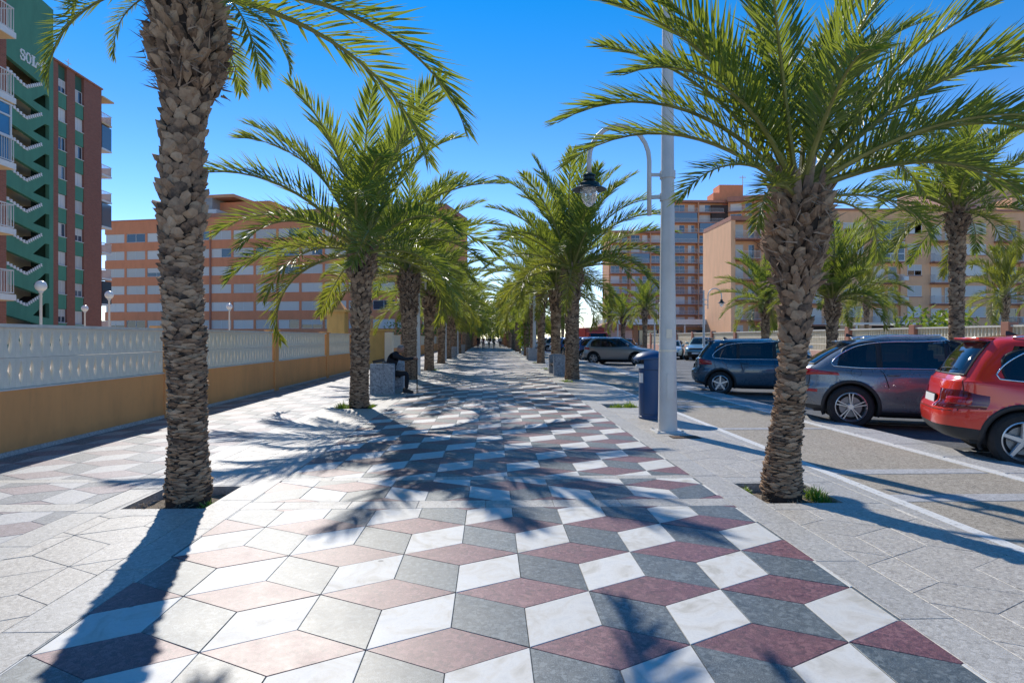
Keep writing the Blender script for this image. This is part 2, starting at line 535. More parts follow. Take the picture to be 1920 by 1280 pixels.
def side_zone(name, xa, xb, out_a, out_b, limit):
    """granite field of hexagon-cut slabs between two border strips, with square pits left open"""
    e = structure(thing(name, 'x', 'x'))
    del e['label']; del e['category']
    P = []
    P += strip_polys(out_a[0], out_a[1], -2, 110, .9)
    P += strip_polys(out_b[0], out_b[1], -2, 110, .9, off=-.4)
    ys = [-2]
    for y in PY:
        if y < 105: ys += [y-.62, y+.70]
    ys.append(110)
    for i in range(0, len(ys)-1, 2):
        for kind, p in rhombs(xa, xb, ys[i], ys[i+1], False, .0, 4.6):
            if kind != 'r': pass
            P.append(('s', p))
        if i+2 < len(ys):
            y0, y1 = ys[i+1], ys[i+2]
            hx0, hx1 = (-3.32, -2.52) if xa < 0 else (2.52, 3.30)
            hy0, hy1 = y0+.2, y1-.2
            if xa < 0: hy1 = y1-.20
            else: hy1 = y1-.25
            P += [('b', [(xa,y0),(xb,y0),(xb,hy0),(xa,hy0)]), ('b', [(xa,hy1),(xb,hy1),(xb,y1),(xa,y1)])]
            if hx0-xa > .02: P.append(('b', [(xa,hy0),(hx0,hy0),(hx0,hy1),(xa,hy1)]))
            if xb-hx1 > .02: P.append(('b', [(hx1,hy0),(xb,hy0),(xb,hy1),(hx1,hy1)]))
    return e, P
e, P = side_zone('left_verge', -3.34, -2.52, (-2.52, -2.22), (-3.62, -3.34), 0)
P = [(k, p) for k, p in P if not hits_pit(p)]
lay(e, P, 150, 'far_slabs')
e, P = side_zone('right_verge', 2.52, 3.62, (2.22, 2.52), (3.62, 3.74), 0)
P = [(k, p) for k, p in P if not hits_pit(p)]
lay(e, P, 170, 'far_slabs')
e = bpy.data.objects.new('left_pavement', None); link(e); structure(e)
P = list(rhombs(-6.12, -3.62, 1, BAND0[0], False, .195, CY0)) + strip_polys(-6.12, -3.62, BAND0[0], BAND0[1], .7, 'b', 'x') \
    + list(rhombs(-6.12, -3.62, BAND0[1], BAND1[0], True, .195, 6.38)) + strip_polys(-6.12, -3.62, BAND1[0], BAND1[1], .7, 'b', 'x') \
    + list(rhombs(-6.12, -3.62, BAND1[1], 95, False, .195, CY0))
P += strip_polys(-6.20, -6.12, 1, 95, 1.2, 'g')
lay(e, P, 290, 'far_tiles', mats={'w': M['white_dull'], 'r': M['red_glare'], 'g': M['grey_glare'], 'b': M['granite_band']})

# cycle lane: pale cross bands, white edge line, kerb stones
e = bpy.data.objects.new('lane_edging', None); link(e); structure(e)
def flat(name, x0, x1, y0, y1, z, mat, parent):
    mb = MB(); mb.box(x0, x1, y0, y1, z-.012, z); return mb.build(name, mat, parent)
for y in PY[:12]:
    flat('cross_band', 3.76, 5.60, y-.38, y-.12, .001, M['kerb'], e)
    flat('cross_band', 3.76, 5.60, y+.82, y+1.06, .001, M['kerb'], e)
    if y < 60: flat('cross_band', 3.76, 5.60, y+4.3, y+4.5, .001, M['kerb'], e)
flat('edge_line', 3.745, 3.86, -4, 140, .003, M['paint'], e)
flat('edge_line', 5.64, 5.76, -4, 140, .0035, M['paint'], e)
y = 2.0; k = 0
while y < 110:
    mb = MB(); L = 1.0
    mb.bev(5.78, 6.36, y+.004, y+L-.004, -.24, .004+rng.uniform(-.002,.002), .012)
    mb.build('kerb_stone', M['kerb'], e); y += L
mb = MB(); mb.box(16.0, 16.4, -10, 200, -.2, .03); tag_o = mb.build('far_kerb', M['kerb']); structure(tag_o)
# angled parking bay lines on both sides of the road
PH = R(24)
dv = Vector((math.cos(PH), -math.sin(PH), 0)); nv = Vector((math.sin(PH), math.cos(PH), 0))
marks = bpy.data.objects.new('bay_markings', None); link(marks); structure(marks)
for k in range(-1, 22):
    yb = 6.05 + 3.03*k
    p = Vector((6.5, yb, ROADZ+.004)); q = p + dv*4.6; w = nv*.05
    mb = MB(); mb.add([p-w, q-w, q+w, p+w], [(0,1,2,3)]); mb.build('bay_line', M['paint'], marks)
    p = Vector((15.9, yb-3, ROADZ+.004)); q = p + Vector((-4.0, 2.0, 0)); w = Vector((.02,.045,0))
    mb = MB(); mb.add([q-w, p-w, p+w, q+w], [(0,1,2,3)]); mb.build('bay_line', M['paint'], marks)

# tree pits: sunken soil with stone rim sides
for k in range(12):
    for (a, b, c, d) in (PITS[2*k], PITS[2*k+1]):
        mb = MB(); nx = 9
        vs = []; fs = []
        for i in range(nx):
            for j in range(nx):
                x = a + (b-a)*i/(nx-1); y = c + (d-c)*j/(nx-1)
                vs.append((x, y, -.10 + .05*mnoise.noise((x*5, y*5, 3)) + .06*math.exp(-((x-(a+b)/2)**2 + (y-PY[k])**2)/.05)))
        for i in range(nx-1):
            for j in range(nx-1):
                fs.append((i*nx+j, (i+1)*nx+j, (i+1)*nx+j+1, i*nx+j+1))
        mb.add(vs, fs)
        o = mb.build('pit_soil', M['soil'], smooth=True); structure(o)
        mb = MB(); t = .03
        mb.box(a-.001, a+t, c, d, -.16, -.003); mb.box(b-t, b+.001, c, d, -.16, -.003)
        mb.box(a+t, b-t, c, c+t, -.16, -.003); mb.box(a+t, b-t, d-t, d, -.16, -.003)
        o = mb.build('pit_rim', M['granite_band']); structure(o)
# ------------------------------------------------------------------ palms
def leaf_mat(name, a, b, tip, trans=.42):
    t = NT(name)
    v = t.coord('Object')
    o = t.node('ShaderNodeObjectInfo')
    g = t.node('ShaderNodeNewGeometry')
    f = t.math('ADD', t.math('MULTIPLY', g.outputs['Random Per Island'], .55), t.math('MULTIPLY', o.outputs['Random'], .45))
    c = t.ramp(f, [(.1, a), (.6, b), (.95, tip)])
    t.set(c, .42); t.set(**{'Specular IOR Level': .55})
    tr = t.node('ShaderNodeBsdfTranslucent')
    c2 = t.mix(.5, c, (.34,.38,.02)); c3 = t.mix(1.0, c2, (1.6,1.6,1.2), 'MULTIPLY')
    t.lk(c3, tr.inputs['Color'])
    mx = t.node('ShaderNodeMixShader'); mx.inputs[0].default_value = trans
    t.lk(t.bsdf.outputs[0], mx.inputs[1]); t.lk(tr.outputs[0], mx.inputs[2]); t.lk(mx.outputs[0], t.out.inputs['Surface'])
    return t.mat
M['leaf'] = leaf_mat('palm_leaflet', (.085,.135,.042), (.135,.18,.045), (.25,.26,.08))
M['leaf_old'] = leaf_mat('old_palm_leaflet', (.12,.13,.03), (.20,.19,.04), (.30,.25,.09))
M['rachis'] = simple('palm_rachis', (.26,.25,.07), .5, 0, .25, 8)
def bark_mat(name, dark, mid, light):
    t = NT(name); v = t.coord('Object')
    r = t.rnd(); g = t.node('ShaderNodeNewGeometry')
    n = t.noise(14, 5, .7, v)
    f = t.math('ADD', t.math('MULTIPLY', n, .75), t.math('MULTIPLY', g.outputs['Random Per Island'], .42))
    c = t.ramp(f, [(.33, dark), (.56, mid), (.86, light)])
    n3 = t.noise(1.6, 3, .6, v)
    c = t.mix(t.math('MULTIPLY', n3, .5), c, (.16,.15,.14))
    t.set(c, .92); t.set(**{'Specular IOR Level': .2})
    t.bump(t.noise(90, 4, .7, t.vmul(v, (1,1,.35))), .5, .006)
    return t.mat
M['bark'] = bark_mat('palm_bark', (.055,.032,.020), (.37,.225,.13), (.64,.45,.29))
M['bark_core'] = simple('palm_bark_core', (.045,.030,.022), .95, 0, .4, 9)  # very dark, paints shade into the gaps between leaf bases
M['fibre'] = bark_mat('palm_fibre', (.10,.06,.04), (.32,.20,.13), (.55,.40,.28))

def frond_mb(seed, L=1.0, bend=60, n=78, wide=.40, low=False, start=.13, twist=25):
    """one feather frond growing along +X from the origin and bending down, unit length 1"""
    r = random.Random(seed); mb = MB()
    S = 14 if not low else 7
    pts = []; x = z = y = 0.0; a = 0.0
    side = r.uniform(-.12, .12)
    steps = 40
    cur = []
    for i in range(steps+1):
        s = i/steps
        cur.append(Vector((x, y, z)))
        a = -R(bend) * (s**1.5)
        x += math.cos(a)*L/steps; z += math.sin(a)*L/steps; y += side*s*L/steps
    def P(s):
        f = s*steps; i = min(int(f), steps-1); return cur[i].lerp(cur[i+1], f-i)
    def T(s):
        i = min(int(s*steps), steps-1); return (cur[i+1]-cur[i]).normalized()
    rp = [P(i/S) for i in range(S+1)]
    rr = [max(.0012, .0115*(1-i/S)**1.1 + .0012)*L for i in range(S+1)]
    rr[0] *= 1.9
    mb.tube(rp, rr, 5 if not low else 3, 1, caps=False)
    for sd in (-1, 1):
        for i in range(n):
            s = start + (1-start)*(i + r.uniform(-.35,.35))/n
            if s > .992: s = .992
            t = T(s); p = P(s)
            right = t.cross(Vector((0,0,1))).normalized(); up = right.cross(t).normalized()
            roll = R(twist)*(s-.4)*side*8
            env = min(1, (s-start)/.22 + .25) * (1 - .62*max(0, (s-.55)/.45)**1.6)
            ln = wide*.5*L*env*r.uniform(.85, 1.12)
            ang = R(62 - 34*s + r.uniform(-7, 7))
            lift = R(r.choice((18, 38, 56)) + r.uniform(-9, 9)) * (1 - .35*s)
            d = t*math.cos(ang) + (right*sd*math.cos(lift) + up*math.sin(lift))*math.sin(ang)
            d.normalize()
            wv = d.cross(up).normalized(); nv2 = wv.cross(d).normalized()
            tw = r.uniform(-.7, .7)
            wv = (wv*math.cos(tw) + nv2*math.sin(tw)); nv2 = wv.cross(d).normalized()
            w = .0060*L*(1.0 if not low else 2.6)*r.uniform(.8, 1.15)
            droop = Vector((0,0,-1))*ln*r.uniform(.02,.16)
            b = p; m1 = p + d*ln*.45 + droop*.3; e = p + d*ln + droop
            if low:
                mb.add([b, m1-wv*w*.9, e, m1+wv*w*.9], [(0,1,2,3)])
            else:
                fo = nv2*w*.45
                mb.add([b-wv*w*.35, b+wv*w*.35, m1-wv*w+fo, m1, m1+wv*w+fo, e], [(0,3,2),(0,1,3),(1,4,3),(2,3,5),(3,4,5)])
    # short spines low on the petiole
    if not low:
        for i in range(7):
            s = .04+.012*i; p = P(s); t = T(s)
            for sd in (-1,1):
                right = t.cross(Vector((0,0,1))).normalized()
                q = p + (right*sd+t*.8)*.035*L
                mb.add([p-t*.003*L, p+t*.003*L, q], [(0,1,2)])
    return mb
FR = {}
for bend in (25, 50, 75, 105):
    for sd in range(3):
        FR[(bend, sd)] = frond_mb(100*sd+bend, 1.0, bend).mesh('frond', [M['leaf'], M['rachis']])
        FR[(bend, sd, 'old')] = None
for bend in (75, 105):
    me = FR[(bend, 0)].copy(); me.materials[0] = M['leaf_old']; FR[(bend, 0, 'old')] = me
def add_frond(parent, base, az, el, L, bend, r, old=False, roll=None):
    key = min((25, 50, 75, 105), key=lambda b: abs(b-bend))
    me = FR[(key, 0, 'old')] if old and key >= 75 else FR[(key, r.randrange(3))]
    roll = r.uniform(-25, 25) if roll is None else roll
    q = Matrix.Rotation(R(az), 3, 'Z') @ Matrix.Rotation(-R(el), 3, 'Y') @ Matrix.Rotation(R(roll), 3, 'X')
    o = inst('frond', me, parent, base, q.to_euler(), (L, L, L))
    return o
def crown_spec(r, n, L=2.9, upright=0.0, old_share=.12):
    """(azimuth, elevation, bend, length, old)"""
    out = []
    for i in range(n):
        f = i/(n-1)
        el = 84 - (98 - upright*40)*f**1.15 + r.uniform(-6, 6)
        az = i*137.5 + r.uniform(-14, 14)
        bend = 40 + 45*f + r.uniform(-12, 14)
        ln = L*(.82 + .2*math.sin(math.pi*min(1, f+.25)))*r.uniform(.92, 1.08)
        out.append((az, el, bend, ln, f > 1-old_share))
    return out
def low_crown(seed, n=32, L=2.9):
    r = random.Random(seed); big = MB()
    for (az, el, bend, ln, old) in crown_spec(r, n, L):
        f = frond_mb(r.randrange(9999), 1.0, bend, 30, .42, True)
        q = Matrix.Rotation(R(az), 3, 'Z') @ Matrix.Rotation(-R(el), 3, 'Y') @ Matrix.Rotation(R(r.uniform(-25,25)), 3, 'X')
        base = Vector((math.cos(R(az))*.10, math.sin(R(az))*.10, .1*el/90))
        big.add([q @ (Vector(v)*ln) + base for v in f.v], f.f)
        for i in range(len(f.m)): big.m[len(big.m)-len(f.m)+i] = f.m[i]
    return big.mesh('crown', [M['leaf'], M['rachis']])

def path_at(path, z):
    """path rows (z, x, y, r)"""
    if z <= path[0][0]: return path[0][1:]
    for a, b in zip(path, path[1:]):
        if z <= b[0]:
            f = (z-a[0])/(b[0]-a[0]); return tuple(a[i] + (b[i]-a[i])*f for i in (1,2,3))
    return path[-1][1:]
def trunk_parts(seed, path, dens=1.0, shag=None, H=None):
    """core mesh and leaf-base mesh; path rows (z, x, y, radius)"""
    r = random.Random(seed)
    H = path[-1][0]; shag = H-1.0 if shag is None else shag
    core = MB(); rows = int(H/.12)+2; n = 20
    vs = []; fs = []
    for i in range(rows):
        z = -.12 + (H+.12)*i/(rows-1); x, y, rad = path_at(path, z)
        for k in range(n):
            a = 2*math.pi*k/n
            q = (rad*.88)*(1+.05*mnoise.noise((math.cos(a)*2, math.sin(a)*2, z*4+seed)))
            vs.append((x+q*math.cos(a), y+q*math.sin(a), z))
    for i in range(rows-1):
        for k in range(n):
            l = (k+1) % n; fs.append((i*n+k, i*n+l, (i+1)*n+l, (i+1)*n+k))
    fs.append(tuple(range((rows-1)*n, rows*n)))
    core.add(vs, fs)
    b = MB()
    z = .0; ang = 0.0
    while z < H-.02:
        x, y, rad = path_at(path, z)
        f = z/H
        if z > shag: w, h, d, kind = .090, .125, .055, 2
        elif f < .30: w, h, d, kind = .115, .030, .018, 0
        elif f < .5: w, h, d, kind = .125, .050, .026, 1
        else: w, h, d, kind = .125, .090, .036, 1
        w /= dens**.5; h /= dens**.5
        w *= r.uniform(.75, 1.3); h *= r.uniform(.8, 1.35); d *= r.uniform(.5, 2.0)
        ang += 2.39996 + r.uniform(-.10, .10)
        z += (w*h*.62)/(2*math.pi*rad) 
        ca, sa = math.cos(ang), math.sin(ang)
        out = Vector((ca, sa, 0)); tg = Vector((-sa, ca, 0)); up = Vector((0, 0, 1))
        if z > shag:
            up = (up + out*r.uniform(-.1,.5) + tg*r.uniform(-.35,.35)).normalized()
        else:
            up = (up + tg*r.uniform(-.22,.22)).normalized()
        c = Vector((x, y, z)) + out*rad*.86
        j = lambda s: r.uniform(-s, s)
        lo = c - up*h*.62
        l1 = c - tg*w*.5 + out*d*.25 + up*j(.012); r1 = c + tg*w*.5 + out*d*.25 + up*j(.012)
        mid = c + out*(d*.85+j(.006)) - up*h*.1
        tl = c - tg*w*(.34+j(.08)) + up*h*(.5+j(.15)) + out*d*(.95+j(.2))
        tr = c + tg*w*(.34+j(.08)) + up*h*(.5+j(.15)) + out*d*(.95+j(.2))
        tc = c + up*h*(.62+j(.2)) + out*d*(1.15+j(.15))
        bk1 = tl - out*d*1.3 - up*h*.10; bk2 = tr - out*d*1.3 - up*h*.10
        b.add([lo, l1, r1, mid, tl, tr, tc, bk1, bk2], [(0,2,3),(0,3,1),(1,3,4),(3,2,5),(3,6,4),(3,5,6),(4,6,7),(6,8,7),(6,5,8),(1,4,7),(2,8,5)])
        for _ in range(2 if z > shag*.98 and dens > .6 else (1 if z > shag*.98 and r.random() < .6 else 0)):
            # loose fibre strips
            q = c + tg*j(.06) + out*d
            dd = (out*r.uniform(.1,.9) + up*r.uniform(-.7,1.0) + tg*j(.9)).normalized()
            L = r.uniform(.06, .20); ww = dd.cross(out).normalized()*r.uniform(.004,.012)
            b.add([q-ww, q+ww, q+dd*L+out*.01], [(0,1,2)], 1)
    # pruned stubs standing round the heart
    x, y, rad = path_at(path, H)
    for k in range(26):
        a = k*2.4; lv = k/26
        out = Vector((math.cos(a), math.sin(a), 0)); tg = Vector((-math.sin(a), math.cos(a), 0))
        dr = (Vector((0,0,1)) + out*(.75-.55*lv)).normalized()
        p = Vector((x, y, H-.12)) + out*rad*(.95-.55*lv)
        L = r.uniform(.16,.34) + .12*lv; w = .045
        nn = dr.cross(tg)
        vs = []
        for s, ws in ((0,1.0),(.5,.75),(1,.5)):
            for u, v in ((-1,-.35),(1,-.35),(1,.35),(-1,.35)):
                vs.append(p + dr*L*s + tg*u*w*ws + nn*v*w*ws)
        fs = [(i*4+k2, i*4+(k2+1) % 4, (i+1)*4+(k2+1) % 4, (i+1)*4+k2) for i in (0,1) for k2 in range(4)] + [(8,9,10,11)]
        b.add(vs, fs, 1)
    return core, b
def palm(label, loc, path, seed, n=40, L=2.9, group=None, dens=1.0, shag=None, spec=None, upright=0.0, cat='palm tree', shared=None):
    t = thing('date_palm', label, cat, loc, 0, group)
    if shared is None:
        core, b = trunk_parts(seed, path, dens, shag)
        o = core.build('trunk', M['bark_core'], t, smooth=True)
        stuff(b.build('leaf_bases', [M['bark'], M['fibre']], o))
    else:
        cme, bme, H = shared
        o = inst('trunk', cme, t); stuff(inst('leaf_bases', bme, o))
    H = path[-1][0]; x, y, rad = path_at(path, H)
    r = random.Random(seed*7+1)
    for (az, el, bend, ln, old) in (spec or crown_spec(r, n, L, upright)):
        ca, sa = math.cos(R(az)), math.sin(R(az))
        q = rad*(.25 + .45*(1-max(0, el)/90))
        add_frond(t, (x+ca*q, y+sa*q, H + .12*max(0, el)/90 - .08*(el < 10)), az, el, ln, bend, r, old)
    return t

# nearest left palm: tall, shaggy bulge below the crown
def offs(base_px, rows, y0, s, xb):
    """rows (z, dx, radius)"""
    return [(z, dx, 0, rr) for z, dx, rr in rows]
pathL1 = offs(0, [(0, 0, .225), (.15, 0, .205), (.5, -.005, .178), (1.0, -.01, .172), (1.45, -.03, .188), (1.65, -.05, .175),
                  (2.1, -.07, .180), (2.5, -.065, .190), (2.70, -.06, .215), (2.78, -.06, .182), (3.2, -.07, .188), (3.6, -.045, .19), (3.80, -.02, .20),
                  (3.95, .01, .275), (4.2, .0, .325), (4.5, -.01, .32), (4.75, -.01, .27), (4.95, -.01, .24)], 0, 0, 0)
rr = random.Random(11)
specL1 = []
for (az, el, bend, ln, old) in crown_spec(rr, 26, 2.7):
    if el > 26 and not (el < 68 and (az % 360 < 70 or az % 360 > 300)) and not (140 < az % 360 < 250) and not (45 < az % 360 < 250 and el < 70): specL1.append((az, el, bend, ln, old))
specL1 += [(200, -20, 75, 1.55, False), (184, 12, 105, 1.15, False), (172, -12, 75, 1.0, False), (322, -25, 75, 1.5, False), (20, -14, 75, 1.1, False),
           (38, 3, 75, 3.0, False), (20, 9, 75, 3.1, False), (330, 34, 75, 2.7, False), 
           (262, 20, 90, 2.2, False), (290, 25, 80, 2.4, False), (100, 15, 90, 1.9, False)]
palm('nearest palm of the left row, tall trunk with shaggy bulge, crown mostly above the frame', (LX, PY[0], 0), pathL1, 1, spec=specL1, shag=3.9, group='palms lining the promenade')
pathR1 = offs(0, [(0, 0, .21), (.12, 0, .195), (.35, .01, .165), (.9, .075, .135), (1.3, .11, .115), (1.55, .125, .12), (1.9, .145, .145), (2.15, .15, .185),
                  (2.35, .155, .25), (2.6, .16, .265), (2.8, .165, .25), (2.95, .165, .22)], 0, 0, 0)
specR1 = [(196, 40, 75, 2.55, False), (186, 34, 75, 2.35, False), (205, 54, 60, 2.6, False), (214, 18, 90, 1.6, False), (190, 62, 50, 2.5, False), (218, 44, 75, 2.4, False),
          (228, 65, 50, 2.4, False), (176, 56, 60, 2.4, False), (150, 76, 40, 2.3, False), (100, 82, 30, 2.2, False), (50, 76, 40, 2.4, False), (20, 68, 50, 2.6, False),
          (345, 60, 55, 2.7, False), (358, 48, 60, 2.8, False), (350, 34, 65, 2.7, False), (3, 24, 75, 2.5, False), (342, 20, 85, 2.2, False), (22, 52, 60, 2.6, False), (30, 34, 70, 2.5, False),
          (325, 46, 65, 2.5, False), (315, 28, 80, 2.3, False), (278, 66, 50, 2.4, False), (262, 40, 75, 2.2, False), 
          (232, 8, 90, 1.5, True), (8, 4, 105, 1.3, False),
          (335, 5, 105, 1.3, False), (300, 80, 30, 2.3, False), (0, 82, 25, 2.4, False), (200, 78, 35, 2.4, False)]
palm('nearest palm of the right row, leaning trunk narrow at the waist under full green crown', (RX, PY[0], 0), pathR1, 2, spec=specR1, shag=2.0, group='palms lining the promenade')
def gpath(H, r0=.225, bulge=.30, lean=0.0):
    return [(0, 0, 0, r0*1.12), (.3, 0, 0, r0), (H*.45, lean*.4, 0, r0*.93), (H-.75, lean*.8, 0, r0*.98), (H-.5, lean*.9, 0, bulge), (H-.15, lean, 0, bulge*.9), (H, lean, 0, bulge*.72)]
palm('second palm of the left row, in front of the bench with the seated man', (-2.89, 14.3, 0), gpath(3.45, .215, .285, .06), 3, 36, 3.3, 'palms lining the promenade', shag=2.85, spec=[(a, e if e > 62 or e < 8 else e*.72+4, bd+6, l, o) for (a, e, bd, l, o) in crown_spec(random.Random(31), 31, 3.75, .2)])
palm('thick-trunked palm of the right row beside the granite bench', (3.0, 23.4, 0), gpath(4.05, .27, .40, 0), 4, 38, 4.2, 'palms lining the promenade', upright=.5, shag=2.9)
palm('palm of the left row behind the seated man holding a cane', (-2.96, 23.6, 0), gpath(3.9, .30, .41, 0), 5, 34, 4.0, 'palms lining the promenade', shag=2.4, upright=.35)
ORD = ['first','second','third','fourth','fifth','sixth','seventh','eighth','ninth','tenth','eleventh','twelfth','thirteenth','fourteenth','fifteenth','sixteenth','seventeenth','eighteenth','nineteenth','twentieth','twenty-first','twenty-second','twenty-third']
SH = []
for i in range(3):
    core, b = trunk_parts(50+i, gpath(3.8, .235, .33, .04*i), .45, 2.6)
    SH.append((core.mesh('trunk', M['bark_core'], True), b.mesh('leaf_bases', [M['bark'], M['fibre']]), 3.8))
LOWC = [low_crown(200+i) for i in range(4)]
rp = random.Random(77)
for k in range(3, 23):
    for side, xs in (('left', -2.93), ('right', 3.02)):
        dx = rp.uniform(-.12, .12); dy = rp.uniform(-.3, .3)
        H = rp.uniform(3.3, 4.5)
        lab = '%s palm counted from the camera in the %s row of the promenade' % (ORD[k], side)
        s = H/3.8
        if k < 7:
            t = palm(lab, (xs+dx, PY[k]+dy, 0), gpath(3.8), 60+k+(20 if side == 'left' else 0), 32, 3.8, 'palms lining the promenade', shared=SH[k % 3], upright=.2)
            t.scale = (1, 1, s)
        else:
            t = thing('date_palm', lab, 'palm tree', (xs+dx, PY[k]+dy, 0), rp.uniform(0, 6), 'palms lining the promenade')
            o = inst('trunk', SH[k % 3][0], t, scale=(1,1,s)); stuff(inst('leaf_bases', SH[k % 3][1], o))
            c = rp.uniform(1.3, 1.5) if k < 12 else rp.uniform(1.45, 1.8)
            inst('crown', LOWC[rp.randrange(4)], t, (0,0,H), (0,0,rp.uniform(0,6)), (c,c,c))
# palms across the road
ROADP = [((13.6, 18.3), 5.35, .20, .29, 'tall palm across the road behind the blue-grey car, slender trunk', 3.1, 0),
         ((13.3, 24.6), 3.1, .21, .26, 'short palm across the road left of the slender tall one, upright silvery fronds', 3.3, .6),
         ((13.4, 30.9), 3.35, .19, .27, 'small palm across the road in front of the beige balcony block', 2.7, 0)]
for i, ((x, y), H, r0, bg2, lab, L, up) in enumerate(ROADP):
    palm(lab, (x, y, ROADZ), gpath(H, r0, bg2, .05), 90+i, 38, L, 'palms across the road', dens=.7, shag=H-.8, upright=up)
FARP = [(13.6, 56, 4.0, 'palm across the road directly behind the white lamp post'), (12.9, 62, 3.5, 'palm across the road left of the lamp post above the red car'),
        (25.5, 31, 3.6, 'yellowing palm inside the garden wall at the right edge'), (24.5, 41, 4.1, 'thin palm with drooping yellow fronds in the garden of the beige block'),
        (13.8, 74, 4.0, 'far palm across the road beyond the facing cars'), (9.5, 84, 4.2, 'far palm by the road beyond the silver car'),
        (12.5, 96, 4.3, 'distant palm across the road beside the brown tower'), (33.0, 36, 3.8, 'palm in the garden beyond the right edge of the wall')]
for i, (x, y, H, lab) in enumerate(FARP):
    old = i in (2, 3)
    t = palm(lab, (x, y, 0), gpath(3.8), 120+i, 28, 2.8, 'palms across the road', shared=SH[i % 3])
    t.scale = (.9 if not old else .62, .9 if not old else .62, H/3.8)
    if old:
        for c in list(t.children):
            if c.name.startswith('frond'):
                c.data = FR[(105, 0, 'old')] if c.data != FR[(105, 0, 'old')] else c.data
                c.scale = (4, 4, 2.7)
# ------------------------------------------------------------------ breeze block wall on the left
WX = -6.20
def lens(w, h, cy, n=9):
    """pointed oval outline (y, z), CCW"""
    pts = []
    for i in range(n):
        t = -1 + 2*i/(n-1)
        pts.append((w*(1-abs(t)**1.7), cy + h*t))
    for i in range(1, n-1):
        t = 1 - 2*i/(n-1)
        pts.append((-w*(1-abs(t)**1.7), cy + h*t))
    return pts
def block_mesh(flip):
    W2, H, D = .0985, .392, .05
    outer = [(-W2,.002),(W2,.002),(W2,H),(-W2,H)]
    ln = lens(.044, .165, H/2)
    inn = lens(.034, .150, H/2)
    mb = MB()
    allp = [Vector((a, b, 0)) for a, b in outer] + [Vector((a, b, 0)) for a, b in ln]
    tri = tessellate_polygon([[Vector((a, b, 0)) for a, b in outer], [Vector((a, b, 0)) for a, b in ln]])
    vs = [(0, p.x, p.y) for p in allp]
    mb.add(vs, [t for t in tri], 0)
    n = len(ln)
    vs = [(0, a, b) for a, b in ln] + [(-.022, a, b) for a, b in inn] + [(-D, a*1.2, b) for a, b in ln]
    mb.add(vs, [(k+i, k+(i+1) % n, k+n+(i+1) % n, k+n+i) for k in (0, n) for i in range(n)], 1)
    # curved scoop closing half of the opening
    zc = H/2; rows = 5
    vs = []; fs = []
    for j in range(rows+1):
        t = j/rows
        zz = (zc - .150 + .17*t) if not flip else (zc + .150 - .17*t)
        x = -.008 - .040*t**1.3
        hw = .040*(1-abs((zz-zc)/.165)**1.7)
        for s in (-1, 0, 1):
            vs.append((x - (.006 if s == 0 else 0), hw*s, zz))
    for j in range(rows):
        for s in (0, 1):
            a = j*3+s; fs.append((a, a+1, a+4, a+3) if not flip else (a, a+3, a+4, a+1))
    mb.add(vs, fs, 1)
    mb.add([(0,-W2,.002),(0,W2,.002),(0,W2,H),(0,-W2,H),(-D,-W2,.002),(-D,W2,.002),(-D,W2,H),(-D,-W2,H)],
           [(0,4,5,1),(1,5,6,2),(2,6,7,3),(3,7,4,0)], 0)
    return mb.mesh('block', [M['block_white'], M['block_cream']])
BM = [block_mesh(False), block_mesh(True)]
wall = thing('breeze_block_wall', 'low ochre wall topped with white pierced breeze blocks along the left pavement', 'wall', (WX, 0, 0))
posts = [6.45, 12.55, 18.75, 24.6]
mb = MB(); mb.box(-.22, .015, -3, 28.6, -.05, .84); mb.build('base_wall', M['ochre'], wall)
mb = MB(); mb.box(-.10, .03, -3, 28.6, .84, .862); mb.build('ledge', M['coping'], wall)
mb = MB(); mb.box(0.0, .03, -3, 28.6, -.01, .06); mb.build('skirting', M['kerb'], wall)
for y in posts + [0.3]:
    mb = MB(); mb.bev(-.20, .06, y-.16, y+.16, -.01, 1.70, .012); p = mb.build('post', M['ochre'], wall)
    mb = MB(); mb.bev(-.24, .10, y-.20, y+.20, 1.70, 1.75, .015); mb.build('cap', M['ochre'], p)
bounds = [0.3] + posts + [28.6]
nb = 0; rest = MB()
for a, b in zip(bounds, bounds[1:]):
    y0 = a + .16; y1 = b - (.16 if b < 28 else 0)
    mb = MB(); mb.box(-.09, .035, y0, y1, 1.655, 1.70); mb.build('coping', M['coping'], wall)
    if b > 4: pass
    y = y0 + .10; i = 0
    while y < y1 - .05:
        for row in (0, 1):
            flip = (i + row) % 2 == 0
            if y > 4.2 and nb < 300 and y < 25:
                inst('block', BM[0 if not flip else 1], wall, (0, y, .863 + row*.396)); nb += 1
            elif y > 4.2:
                me = BM[0 if not flip else 1]
                rest.add([(v.co.x, v.co.y + y, v.co.z + .863 + row*.396) for v in me.vertices], [tuple(p.vertices) for p in me.polygons])
        y += .20; i += 1
if rest.v: stuff(rest.build('far_blocks', [M['block_white']], wall))
# gate house and ochre return wall beyond
g = thing('gate_pillar', 'tall yellow gate pillar with small pyramid cap behind the breeze block wall', 'gate pillar', (-7.4, 31.5, 0))
mb = MB(); mb.bev(-.42, .42, -.42, .42, 0, 2.75, .02); mb.build('shaft', M['ochre_light'], g)
mb = MB(); mb.bev(-.52, .52, -.52, .52, 2.75, 2.88, .02); c = mb.build('cap', M['ochre_light'], g)
mb = MB(); mb.add([(-.40,-.40,2.88),(.40,-.40,2.88),(.40,.40,2.88),(-.40,.40,2.88),(0,0,3.45)], [(0,1,4),(1,2,4),(2,3,4),(3,0,4)]); mb.build('pyramid_top', M['red_roof'] if 'red_roof' in M else M['ochre'], g)
g = thing('gate_pillar', 'second yellow gate pillar half hidden behind the second palm trunk', 'gate pillar', (-6.75, 34.3, 0))
mb = MB(); mb.bev(-.38, .38, -.38, .38, 0, 2.55, .02); mb.build('shaft', M['ochre_light'], g)
